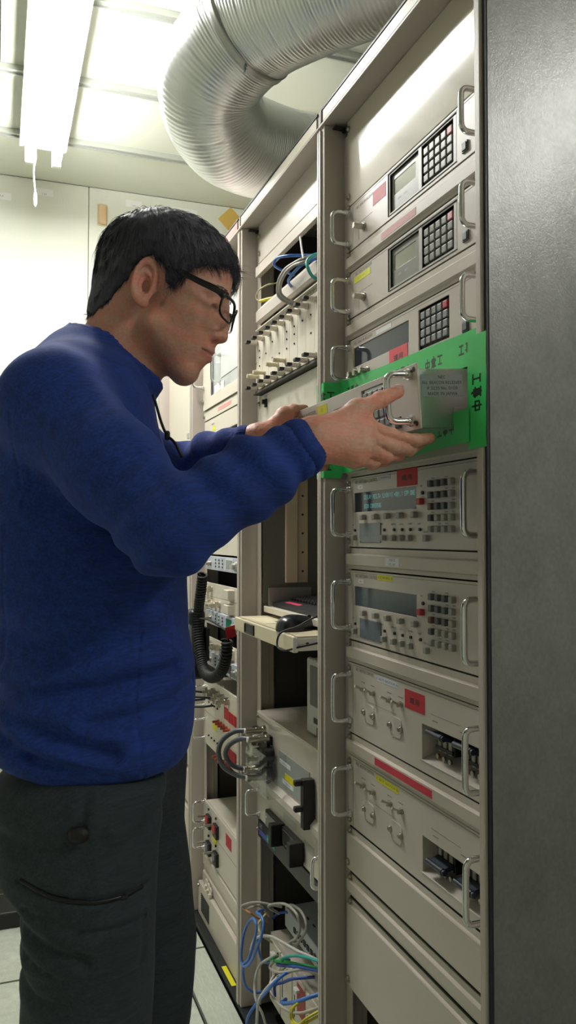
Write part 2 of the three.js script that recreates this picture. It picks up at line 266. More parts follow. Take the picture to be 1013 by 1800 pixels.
function sticker(parent, name, x, y, w, h, mat, z = 0.0032, label) { const m = part(parent, name, box(w, h, 0.0004, 0.0001), mat, x, y, z); if (label) m.userData.label = label; return m; }
const paper = (bg, lines, o = {}) => std(0xffffff, 0.6, 0, { map: lines ? textTex(lines, { bg, fg: '#33302c', ...o }) : null, ...(lines ? {} : { color: bg }) });
function print(parent, x, y, w, h, lines, o = {}) {
  const t = textTex(lines, { alpha: true, fg: '#4b463c', size: 0.9 / lines.length, w: 256, h: Math.max(16, Math.round(256 * h / w)), align: 'left', ...o });
  return part(parent, 'printed_text', new THREE.PlaneGeometry(w, h), std(0xffffff, 0.6, 0, { map: t, transparent: true, side: THREE.DoubleSide }), x + w / 2, y, o.z ?? 0.0033);
}
const tag現 = (bg) => std(0xffffff, 0.6, 0, { map: canvasTex(128, 96, (g, w, h) => { g.fillStyle = bg; g.fillRect(0, 0, w, h); glyphs(g, '現用', 32, 34, 31, '#2c1413', 0.13); }) });
function engraved(parent, segs, z = 0.0031, t = 0.0007) { return part(parent, 'engraved_line', merge(segs.map(([x0, y0, x1, y1]) => at(box(Math.max(Math.abs(x1 - x0), t), Math.max(Math.abs(y1 - y0), t), 0.0004, 0.0001), (x0 + x1) / 2, (y0 + y1) / 2, z))), M.engrave); }
function filler(k, y, label, more) {                            // one-unit strip: plain top edge, then a raised bevelled bar
  const t = U(k, 'filler_panel', label, 'panel', y, 'filler strips between the rack units');
  part(t, 'filler_plate', bar(0.481, [[0, 0.0016], [0.0025, 0.0016], [0.0028, 0.008], [0.0082, 0.0105], [0.0082, 0.0285], [0.0066, 0.0302], [0.0026, 0.0312], [0.0026, 0.0415], [0, 0.0415]]), M.beige);
  part(t, 'gap_strip', box(0.478, 0.0034, 0.002, 0.0003), M.gap, 0, 0.0437, 0);
  for (const x of [-0.2335, 0.2335]) screwAt(t, x, 0.036, 0.0024);
  if (more) more(t);
  return t;
}
function blank(k, y, h, label, more) {
  const t = U(k, 'blank_panel', label, 'panel', y);
  part(t, 'blank_plate', bar(0.481, [[0, 0.002], [0.0025, 0.002], [0.0075, 0.0075], [0.0075, h - 0.0165], [0.0062, h - 0.0148], [0.0026, h - 0.0138], [0.0026, h - 0.0045], [0, h - 0.0045]]), M.beige);
  part(t, 'gap_strip', box(0.478, 0.003, 0.002, 0.0003), M.gap, 0, h - 0.003, 0);
  for (const x of [-0.2335, 0.2335]) for (const yy of h > 0.06 ? [0.02, h - 0.009] : [h - 0.009]) screwAt(t, x, yy, yy > h / 2 ? 0.0024 : 0.0072);
  if (more) more(t);
  return t;
}
function keypad(parent, x0, y0, x1, y1, cols, rows, redMat, z = -0.0035, faceMat = M.key) {
  const w = x1 - x0, h = y1 - y0, tray = part(parent, 'keypad', box(w + 0.002, h + 0.002, 0.002, 0.0004), M.black, (x0 + x1) / 2, (y0 + y1) / 2, z);
  const cw = (w - 0.004) / cols, ch = (h - 0.004) / rows;
  for (let i = 0; i < cols; i++) for (let j = 0; j < rows; j++) {
    const red = i === cols - 1 && j === rows - 1;
    part(tray, 'key', box(cw * 0.8, ch * 0.8, 0.006, 0.0016, 2), red ? redMat : faceMat, -w / 2 + 0.002 + cw * (i + 0.5), -h / 2 + 0.002 + ch * (j + 0.5), 0.003);
  }
  return tray;
}
const knobGeo = merge([at(xyl(0.0085, 0.003, 20), 0, 0, 0.0015), at(xyl(0.0062, 0.006, 6), 0, 0, 0.006), at(xyl(0.0058, 0.013, 20, 0.0052), 0, 0, 0.0155)]);
const bncGeo = merge([at(xyl(0.0088, 0.002, 20), 0, 0, 0.001), at(xyl(0.0072, 0.003, 6), 0, 0, 0.0035), at(xyl(0.0052, 0.012, 18), 0, 0, 0.011), at(xyl(0.0056, 0.002, 18), 0, 0, 0.0165), at(cyl(0.0012, 0.0145, 8), 0, 0, 0.0115)]);
function ends(t, h, handleH = 0.066, r) {
  for (const s of [-1, 1]) { handle(t, s * 0.2295, h / 2, handleH, 0.037, r); for (const y of [h / 2 - handleH / 2 - 0.0115, h / 2 + handleH / 2 + 0.0115]) screwAt(t, s * 0.2345, y); }
}
function frameLine(t, h, w = 0.43) { return engraved(t, [[-w / 2, h - 0.004, w / 2, h - 0.004], [-w / 2, 0.003, -w / 2, h - 0.004], [w / 2, 0.003, w / 2, h - 0.004]], 0.0031, 0.0009); }

// ---------- nearest rack: from the top down ----------
const ROW = { blankTop: 1.879, u1: 1.790, f1: 1.746, u2: 1.657, f2: 1.613, u3: 1.524, f3: 1.480, slot: 1.391, f4: 1.346, a1: 1.213, f5: 1.169, a2: 1.0355, f6: 0.991, m1: 0.8575, f7: 0.813, m2: 0.680, b1: 0.591, f8: 0.546, b2: 0.370 };
{
  const t = U(0, 'blank_panel', 'large smooth blank panel topmost in the nearest rack, mirroring the lamp', 'panel', ROW.blankTop);
  part(t, 'blank_plate', plate(0.481, 0.172), new THREE.MeshPhysicalMaterial({ color: 0xc9c1b0, roughness: 0.7, clearcoat: 1, clearcoatRoughness: 0.07 }), 0, 0, 0);
  for (const x of [-0.2335, 0.2335]) for (const y of [0.02, 0.155]) screwAt(t, x, y);
}
function meterReceiver(y, label, more) {
  const h = 0.0875, t = U(0, 'receiver', label, 'receiver', y, 'receivers with keypad and meter window');
  part(t, 'front_panel', plate(0.481, h, [[-0.066, 0.006, 0.158, h - 0.006]]), M.panel);
  part(t, 'bezel', plate(0.2225, h - 0.0135, [[0.006, 0.004, 0.102, h - 0.0165], [-0.106, 0.004, -0.005, h - 0.0165]].map(([a, b, c, d]) => [a, b, c, d]), 0.002), std(0xaba79d, 0.35), 0.046, 0.0067, 0.0006);
  part(t, 'bezel_edge', merge([at(box(0.001, h - 0.012, 0.004, 0.0003), -0.0658, h / 2, 0.002), at(box(0.224, 0.001, 0.004, 0.0003), 0.046, 0.0062, 0.002), at(box(0.224, 0.001, 0.004, 0.0003), 0.046, h - 0.0062, 0.002)]), M.dark);
  const d = part(t, 'display', plate(0.102, h - 0.02, [[-0.042, 0.03, 0.034, 0.056]], 0.002), std(0x8d8c86, 0.25), -0.0095, 0.0105, -0.0035);
  part(d, 'display_glass', box(0.08, 0.03, 0.001, 0.0003), std(0xb9bab4, 0.1, 0.85), -0.004, 0.043, 0.0006);
  print(d, -0.03, 0.018, 0.05, 0.005, ['LEVEL          LOCK'], { fg: '#e9e9e2', z: 0.0023 });
  keypad(t, 0.0535, 0.0115, 0.1475, h - 0.0125, 5, 4, M.keyPink, -0.0035, std(0x8f8f8c, 0.25));
  part(t, 'power_button', merge([at(box(0.0155, 0.0155, 0.003, 0.0006), 0, 0, 0.004), at(box(0.0115, 0.0115, 0.004, 0.001), 0, 0, 0.005)]), M.keyDark, 0.183, 0.017, 0);
  part(t, 'knob', knobGeo, M.nickel, -0.166, 0.026, 0.003);
  engraved(t, [[-0.188, 0.008, -0.188, 0.04], [-0.188, 0.04, -0.13, 0.04]]);
  frameLine(t, h); ends(t, h, 0.062);
  more(t); return t;
}
meterReceiver(ROW.u1, 'topmost receiver, with a pink sticker beside its grey meter window', (t) => { print(t, -0.2, 0.073, 0.075, 0.008, ['NEC  BEACON RECEIVER']); sticker(t, 'pink_sticker', -0.101, 0.062, 0.052, 0.026, std(0xffffff, 0.6, 0, { map: textTex(['', '■■'], { w: 128, h: 64, bg: '#d98088', fg: '#c96a72', size: 0.3 }) })); });
meterReceiver(ROW.u2, 'second receiver from the top, with a yellow sticker under its printed title', (t) => { print(t, -0.205, 0.079, 0.075, 0.008, ['NEC  BEACON RECEIVER']); sticker(t, 'yellow_sticker', -0.174, 0.068, 0.07, 0.012, paper('#dcd822', ['BCN RX 2'], { size: 0.6, fg: '#a9a03a' })); });
{
  const h = 0.0885, t = U(0, 'receiver', 'third receiver from the top, with a wide dark display and a red tag', 'receiver', ROW.u3);
  part(t, 'front_panel', plate(0.481, h, [[-0.212, 0.034, 0.006, 0.071], [0.04, 0.012, 0.134, 0.078]]), M.panel);
  part(t, 'display', box(0.22, 0.039, 0.001, 0.0003), M.glassDark, -0.103, 0.0525, 0.0004);
  keypad(t, 0.042, 0.014, 0.132, 0.076, 5, 4, M.keyRed, -0.003, std(0x858688, 0.3));
  for (const x of [-0.203, -0.178, -0.152]) part(t, 'connector', bncGeo, M.nickel, x, 0.017, 0.003);
  part(t, 'power_button', merge([at(box(0.0165, 0.0165, 0.003, 0.0006), 0, 0, 0.004), at(box(0.0125, 0.0125, 0.004, 0.001), 0, 0, 0.005)]), M.keyDark, 0.181, 0.017, 0);
  sticker(t, 'red_tag', -0.03, 0.017, 0.067, 0.034, tag現('#dd4e56'), 0.0034, 'red tag with black lettering');
  print(t, -0.212, 0.079, 0.09, 0.008, ['NEC  BEACON RECEIVER']); sticker(t, 'white_sticker', -0.085, 0.078, 0.06, 0.008, M.white);
  frameLine(t, h); ends(t, h, 0.062);
}
filler(0, ROW.f1, 'filler strip with a long pale pink sticker, between the top two receivers', (t) => sticker(t, 'pink_sticker', -0.02, 0.0195, 0.125, 0.0125, std(0xffffff, 0.6, 0, { map: textTex(['■■■■■■■■'], { w: 256, h: 32, bg: '#d29a98', fg: '#c98a88', size: 0.6 }) }), 0.0084));
filler(0, ROW.f2, 'bare filler strip between the second and third receivers of the nearest rack');
filler(0, ROW.f3, 'filler strip under the upper green tape, above the pulled-out receiver');
filler(0, ROW.f4, 'filler strip under the lower green tape, below the pulled-out receiver');
filler(0, ROW.f5, 'filler strip with a small white label between the two antenna controllers', (t) => sticker(t, 'white_label', -0.046, 0.0195, 0.052, 0.0145, paper('#e6e6ea', ['20080123', 'CTRL UNIT'], { size: 0.34, h: 80 }), 0.0084));
filler(0, ROW.f6, 'bare filler strip between the lower antenna controller and the upper motor controller');
filler(0, ROW.f7, 'filler strip with a long red sticker between the two motor controllers', (t) => sticker(t, 'red_sticker', -0.016, 0.0195, 0.2, 0.0125, std(0xffffff, 0.6, 0, { map: textTex(['■■■■ ■■■■■■■■'], { w: 256, h: 32, bg: '#c02c40', fg: '#8d1d30', size: 0.5 }) }), 0.0084));
filler(0, ROW.f8, 'bare filler strip near the bottom of the nearest rack, between two blank panels');
blank(0, ROW.b1, 0.0885, 'two-unit blank panel right under the lower motor controller');
blank(0, ROW.b2, 0.1755, 'tall blank panel at the bottom of the nearest rack');

// antenna controllers
const capGeo = merge([at(box(0.0125, 0.0105, 0.009, 0.0018, 2), 0, 0, 0.0045)]), smallCap = box(0.0105, 0.0105, 0.008, 0.0016, 2);
function antennaController(y, label, lit, more) {
  const h = 0.1325, t = U(0, 'antenna_controller', label, 'controller', y);
  part(t, 'front_panel', plate(0.481, h, [[-0.211, 0.066, 0.029, 0.1025]]), M.panel);
  part(t, 'display', box(0.242, 0.039, 0.001, 0.0003), lit ? std(0x121a20, 0.12, 0, { map: lit, emissive: 0xffffff, emissiveMap: lit, emissiveIntensity: 0.55 }) : std(0x4d5860, 0.14), -0.091, 0.0843, 0.0006);
  part(t, 'status_window', box(0.089, 0.036, 0.0025, 0.0012), std(0x69747a, 0.2), -0.1425, 0.0265, 0.0034);
  for (const x of [-0.165, -0.115, -0.068, -0.02, 0.029]) part(t, 'push_button', capGeo, M.keyPale, x, 0.0555, 0.003);
  for (const x of [-0.206, -0.083, -0.046, -0.017, 0.0115]) part(t, 'push_button', smallCap, M.keyPale, x, 0.0175, 0.007);
  part(t, 'push_button', smallCap, M.keyPale, 0.0665, 0.0175, 0.007);
  for (const x of [-0.206, -0.083, -0.046, -0.017, 0.0115, 0.0435]) part(t, 'indicator_lamp', xyl(0.0026, 0.003, 10), M.dark, x, 0.0315, 0.0045);
  part(t, 'indicator_lamp', xyl(0.003, 0.003, 10), M.dark, 0.0525, 0.0905, 0.0045);
  part(t, 'red_button', capGeo, M.keyRed, 0.05, 0.0765, 0.003);
  for (let r = 0; r < 5; r++) for (let c = 0; c < 4; c++) part(t, 'push_button', smallCap, c === 3 || r < 1 || (r === 1 && c > 0) ? M.keyPale : r === 2 && c === 0 ? std(0x6f4744, 0.45) : M.keyDark, 0.083 + c * 0.0202, 0.0315 + r * 0.0179, 0.007);
  print(t, -0.21, 0.1225, 0.1, 0.0085, ['NEC ANTENNA CONTROL'], { size: 1 });
  for (const [x, yy, w, s] of [[-0.222, 0.042, 0.024, 'DIM'], [-0.1, 0.042, 0.02, 'LAMP'], [-0.06, 0.041, 0.026, 'REMOTE'], [-0.03, 0.041, 0.026, 'LOCAL'], [0, 0.0415, 0.026, 'ALARM'], [0.034, 0.041, 0.02, 'SLAVE'], [0.052, 0.0275, 0.034, 'RESET'], [0.042, 0.102, 0.022, 'EMG'], [0.018, 0.067, 0.024, 'ENTER']]) print(t, x, yy, w, 0.0042, [s], { w: 96, h: 20, size: 0.9 });
  part(t, 'key_legend', merge([0, 1, 2, 3, 4].flatMap((r) => [0, 1, 2, 3].filter((c) => hash(r, c, 3) > 0.35).map((c) => at(box(0.009, 0.0012, 0.0003, 0.0001), 0.083 + c * 0.0202, 0.0402 + r * 0.0179, 0.0032)))), M.engrave);
  frameLine(t, h, 0.436); ends(t, h, 0.088, 0.0046); more(t); return t;
}
const lcdTex = canvasTex(512, 84, (g, w, h) => { g.fillStyle = '#101a20'; g.fillRect(0, 0, w, h); g.fillStyle = '#5fc9c4'; g.font = '24px monospace'; g.fillText('DISLAY RESLTA 12/09/17 +081.1 STP ONE', 84, 32, 410); g.fillText('BCON CONVERSNG', 84, 68, 150); });
antennaController(ROW.a1, 'upper antenna controller with a red tag and lit cyan display text', lcdTex, (t) => { sticker(t, 'red_tag', -0.001, 0.119, 0.071, 0.029, tag現('#c4242c'), 0.0034, 'red tag with black lettering'); sticker(t, 'white_sticker', -0.087, 0.1245, 0.05, 0.0075, paper('#dadadd', ['C  AAAAAA A'], { size: 0.6 })); sticker(t, 'white_sticker', -0.183, 0.113, 0.022, 0.0075, paper('#ecebe6', ['NO.1'], { w: 128, h: 48, size: 0.6 })); });
antennaController(ROW.a2, 'lower antenna controller with a yellow sticker and an unlit grey display', null, (t) => { sticker(t, 'yellow_sticker', -0.083, 0.124, 0.06, 0.0095, paper('#dcd81c', ['C-CONTROL B'], { size: 0.6 })); sticker(t, 'white_sticker', -0.183, 0.113, 0.022, 0.0075, paper('#ecebe6', ['NO.2'], { w: 128, h: 48, size: 0.6 })); });

// motor controllers
const toggleGeo = merge([at(xyl(0.006, 0.003, 6), 0, 0, 0.0015), at(xyl(0.0042, 0.006, 14), 0, 0, 0.005), at(xyl(0.0019, 0.014, 10, 0.0026), 0, 0, 0, -0.45, 0, 0).translate(0, 0.004, 0.013)]);
const ovalGeo = (() => { const s = new THREE.Shape(); const w = 0.0215, h = 0.0165, r = 0.0115; s.moveTo(-w + r, -h); s.lineTo(w - r, -h); s.quadraticCurveTo(w, -h, w, -h + r); s.lineTo(w, h - r); s.quadraticCurveTo(w, h, w - r, h); s.lineTo(-w + r, h); s.quadraticCurveTo(-w, h, -w, h - r); s.lineTo(-w, -h + r); s.quadraticCurveTo(-w, -h, -w + r, -h); return new THREE.ExtrudeGeometry(s, { depth: 0.0008, bevelEnabled: true, bevelSize: 0.0006, bevelThickness: 0.0006, bevelSegments: 2 }); })();
function breaker(parent, x, y, up) {
  const b = part(parent, 'breaker', merge([at(box(0.052, 0.036, 0.02, 0.002), 0, 0, 0), at(box(0.05, 0.006, 0.004, 0.001), 0, -0.012, 0.011)]), M.black, x, y, -0.024);
  for (const s of [-1, 0, 1]) part(b, 'breaker_slot', box(0.009, 0.02, 0.002, 0.0005), std(0x9b978a, 0.5), s * 0.016, up ? -0.007 : 0.008, 0.0105);
  part(b, 'breaker_lever', merge([at(cyl(0.0045, 0.052, 12), 0, 0, 0, 0, 0, PI / 2), at(box(0.046, 0.008, 0.02, 0.002), 0, 0, -0.01), at(cyl(0.0055, 0.006, 12), 0.018, 0, 0, 0, 0, PI / 2)]), std(0x26303e, 0.3), 0, up ? 0.012 : -0.012, 0.028, up ? -0.25 : 0.3);
  return b;
}
function motorController(y, label, up, more) {
  const h = 0.1335, t = U(0, 'motor_controller', label, 'controller', y);
  part(t, 'front_panel', plate(0.481, h, [[0.045, 0.019, 0.215, 0.076]]), M.panel);
  part(t, 'recess', merge([at(box(0.176, 0.002, 0.04, 0.0005), 0.13, 0.0775, -0.02), at(box(0.176, 0.002, 0.046, 0.0005), 0.13, 0.0245, -0.018, 0.3), at(box(0.002, 0.062, 0.04, 0.0005), 0.0435, 0.0475, -0.02), at(box(0.002, 0.062, 0.04, 0.0005), 0.2165, 0.0475, -0.02), at(box(0.176, 0.062, 0.002, 0.0005), 0.13, 0.0475, -0.039)]), M.panel);
  breaker(t, 0.088, 0.055, up); breaker(t, 0.168, 0.055, up);
  for (const x of [0.07, 0.088, 0.106, 0.15, 0.168, 0.186]) part(t, 'terminal', xyl(0.004, 0.004, 10), M.nickel, x, 0.029, -0.012);
  for (const x of [-0.17, -0.13, -0.065, -0.024]) part(t, 'toggle_switch', toggleGeo, M.nickel, x, 0.0925, 0.003);
  for (const [x, yy] of [[-0.15, 0.0505], [-0.045, 0.0505]]) { const o = part(t, 'cover_plate', ovalGeo, M.panel, x, yy, 0.003); for (const s of [-1, 1]) part(o, 'screw', screwGeo, M.nickel, s * 0.019, 0, 0); }
  print(t, -0.208, 0.1235, 0.085, 0.0075, ['NEC MOTOR CONTROL'], { size: 1 });
  engraved(t, [[0.073, 0.097, 0.158, 0.097], [0.044, 0.019, 0.044, 0.0192]]); engraved(t, [[-0.15, 0.072, -0.045, 0.072]]);
  for (const [x, yy] of [[-0.182, 0.104], [-0.142, 0.104], [-0.077, 0.104], [-0.036, 0.104], [0.078, 0.088], [0.158, 0.088]]) part(t, 'legend', box(0.016, 0.0016, 0.0003, 0.0001), M.engrave, x + 0.008, yy, 0.0032);
  frameLine(t, h, 0.44); ends(t, h, 0.088, 0.0046); more(t); return t;
}
motorController(ROW.m1, 'upper motor controller with a red tag and breaker levers up', true, (t) => { sticker(t, 'red_tag', 0.0215, 0.1065, 0.066, 0.031, tag現('#b81f2a'), 0.0034, 'red tag with black lettering'); sticker(t, 'white_sticker', -0.078, 0.1215, 0.084, 0.0095, paper('#c9ccd2', ['C-BOT MOTOR A'], { size: 0.6 })); });
motorController(ROW.m2, 'lower motor controller with a yellow sticker and breaker levers down', false, (t) => sticker(t, 'yellow_sticker', -0.078, 0.1215, 0.086, 0.0105, paper('#d3cf14', ['C-BOT MOTOR B'], { size: 0.6 })));

// empty slot the receiver came out of
{
  const t = U(0, 'slot_guide', 'open metal slot in the nearest rack behind the pulled-out receiver', 'guide', ROW.slot);
  for (const s of [-1, 1]) part(t, 'guide_rail', box(0.012, 0.02, 0.5, 0.001), M.steel, s * 0.226, 0.012, -0.26);
  part(t, 'slot_sheet', box(0.47, 0.002, 0.5, 0.0005), M.inner, 0, 0.001, -0.26);
}
// the pulled-out receiver, front end sagging
{
  const h = 0.0885, t = thing('receiver', 'receiver being pulled out of the rack by both hands, its metal case showing', 'receiver', [-0.068, 1.379, ZC[0]], -PI / 2);
  t.rotation.order = 'YXZ'; t.rotation.x = 0.07;
  part(t, 'front_panel', plate(0.481, h, [[-0.045, 0.034, 0.034, 0.066], [0.066, 0.01, 0.16, 0.079]]), M.panel);
  keypad(t, 0.068, 0.012, 0.158, 0.077, 5, 4, M.keyRed, -0.002, std(0x858688, 0.3));
  part(t, 'display', box(0.083, 0.036, 0.001, 0.0003), M.glassDark, -0.0055, 0.05, 0.0004);
  part(t, 'case', box(0.43, 0.083, 0.4, 0.0015), std(0xb4b6b4, 0.3, 0.8, { bumpMap: rep(grainTex, 2, 2), bumpScale: 0.00015 }), 0, 0.044, -0.2);
  part(t, 'side_rail', merge([at(box(0.003, 0.02, 0.34, 0.0008), 0.2165, 0.021, -0.235), at(box(0.006, 0.003, 0.34, 0.0008), 0.218, 0.011, -0.235)]), M.steel);
  for (const z of [-0.1, -0.17, -0.25]) part(t, 'rail_screw', screwGeo, M.nickel, 0.2178, 0.022, z, 0, PI / 2);
  sticker(t, 'type_label', 0.2154, 0.062, 0.066, 0.031, std(0xffffff, 0.6, 0, { map: textTex(['NEC', 'No. BEACON RECEIVER', 'P 3235 No. 0109', 'MADE IN JAPAN'], { w: 256, h: 128, bg: '#c3c5d2', fg: '#25252c', size: 0.2 }) }), -0.05).rotation.y = PI / 2;
  sticker(t, 'yellow_sticker', -0.093, 0.074, 0.044, 0.0165, paper('#d8cf2a', ['B 1'], { size: 0.5 }));
  print(t, -0.212, 0.0745, 0.09, 0.012, ['NEC BEACON RECEIVER'], { size: 0.7 });
  part(t, 'power_button', merge([at(box(0.0165, 0.0165, 0.003, 0.0006), 0, 0, 0.004), at(box(0.0125, 0.0125, 0.004, 0.001), 0, 0, 0.005)]), M.keyDark, 0.181, 0.015, 0);
  for (const s of [-1, 1]) handle(t, s * 0.222, h / 2, 0.064, 0.037, 0.0046);
  for (const s of [-1, 1]) for (const y of [0.0075, h - 0.0075]) part(t, 'mounting_hole', merge([at(xyl(0.0036, 0.0008, 14), 0, 0, 0)]), M.inner, s * 0.232, y, 0.0033);
}
// green tape round the slot
const tapeTex = canvasTex(1024, 96, (g, w, h) => { g.fillStyle = '#ffffff'; g.fillRect(0, 0, w, h); for (let i = 0; i < 6; i++) { g.save(); g.translate(85 + i * 170, 48); if (i % 2 === 0) g.rotate(PI); g.scale(0.82, 1); glyphs(g, '工事中', -58, -21, 35, '#0a1a0c', 0.14); g.restore(); } });
const tapeMat = new THREE.MeshPhysicalMaterial({ color: 0x36c765, map: tapeTex, roughness: 0.32, transmission: 0.15, thickness: 0, side: THREE.DoubleSide });
const uprightTex = canvasTex(1024, 96, (g, w, h) => { g.fillStyle = '#ffffff'; g.fillRect(0, 0, w, h); g.translate(88, 20); g.scale(0.6, 1.2); glyphs(g, '工事中', 0, 0, 46, '#0a1a0c', 0.14); });
const uprightMat = tapeMat.clone(); uprightMat.map = uprightTex;
function tape(label, path, width, across, u0 = 0, mat = tapeMat) {   // a strip folded along a path of [point]; across is its width direction
  const pos = [], uv = [], idx = []; let s = u0; const A = V(...across).normalize();
  path.forEach((p, i) => {
    const P = V(...p); if (i) s += P.distanceTo(V(...path[i - 1])) / 0.6;
    const j = (k) => (vnoise(i * 1.7 + k, k * 3.1, 32, 31) - 0.5) * 0.002;
    pos.push(P.x + A.x * (width / 2 + j(1)), P.y + A.y * (width / 2 + j(1)), P.z + A.z * (width / 2 + j(1)), P.x - A.x * (width / 2 + j(2)), P.y - A.y * (width / 2 + j(2)), P.z - A.z * (width / 2 + j(2)));
    uv.push(s, 1, s, 0); if (i) { const q = i * 2; idx.push(q - 2, q - 1, q, q, q - 1, q + 1); }
  });
  const g = new THREE.BufferGeometry(); g.setAttribute('position', new THREE.Float32BufferAttribute(pos, 3)); g.setAttribute('uv', new THREE.Float32BufferAttribute(uv, 2)); g.setIndex(idx); g.computeVertexNormals();
  return meta(part(scene, 'green_tape', g, mat), label, 'tape');
}
tapeTex.wrapS = THREE.RepeatWrapping;
const tz = (a, b, n, f) => Array.from({ length: n + 1 }, (_, i) => f(a + (b - a) * i / n));
tape('upper strip of green lettered tape running across the rack above the pulled-out receiver', [[-0.003, 1.511, -1.489], [-0.003, 1.511, -1.4525], [0.001, 1.511, -1.4515], [FRONT - 0.01, 1.5115, -1.4495], ...tz(-1.44, -0.93, 10, (z) => [FRONT - 0.0095 - 0.002 * vnoise(z * 9, 1, 64, 3), 1.512 - (z + 1.44) * 0.018, z])], 0.05, [0, 1, 0], 0.03);
tape('lower strip of green lettered tape running across the rack below the pulled-out receiver', [[-0.003, 1.37, -1.489], [-0.003, 1.37, -1.4525], [0.001, 1.37, -1.4515], [FRONT - 0.01, 1.37, -1.4495], ...tz(-1.44, -0.928, 10, (z) => [FRONT - 0.0095 - (z + 1.44) * 0.08, 1.378 + (z + 1.44) * 0.012, z])], 0.045, [0, 1, 0], 0.37);
tape('upright strip of green lettered tape on the nearest rack post, right of the pulled-out receiver', tz(1.503, 1.351, 8, (y) => [-0.0062 - 0.0015 * vnoise(y * 40, 2, 64, 5), y, -0.9115]), 0.044, [0, 0, 1], 0, uprightMat);
const COIL_PATH = [[-0.03, 1.12, -2.325], [-0.03, 1.073, -2.345], [-0.03, 1.023, -2.37], [-0.03, 0.981, -2.38], [-0.03, 0.929, -2.375], [-0.03, 0.872, -2.345], [-0.03, 0.838, -2.305], [-0.03, 0.832, -2.23], [-0.03, 0.851, -2.15], [-0.03, 0.884, -2.09], [-0.03, 0.923, -2.062], [-0.03, 0.958, -2.056]];
const COIL_LEAD = [[-0.03, 0.958, -2.052], [-0.02, 0.974, -2.051], [-0.02, 0.98, -2.126], [-0.03, 0.992, -2.221], [-0.03, 0.988, -2.333], [-0.03, 0.978, -2.418]];
const COIL_BOX = [-0.028, 0.905, -2.405], COIL_TAG = [-0.04, 0.988, -1.985];
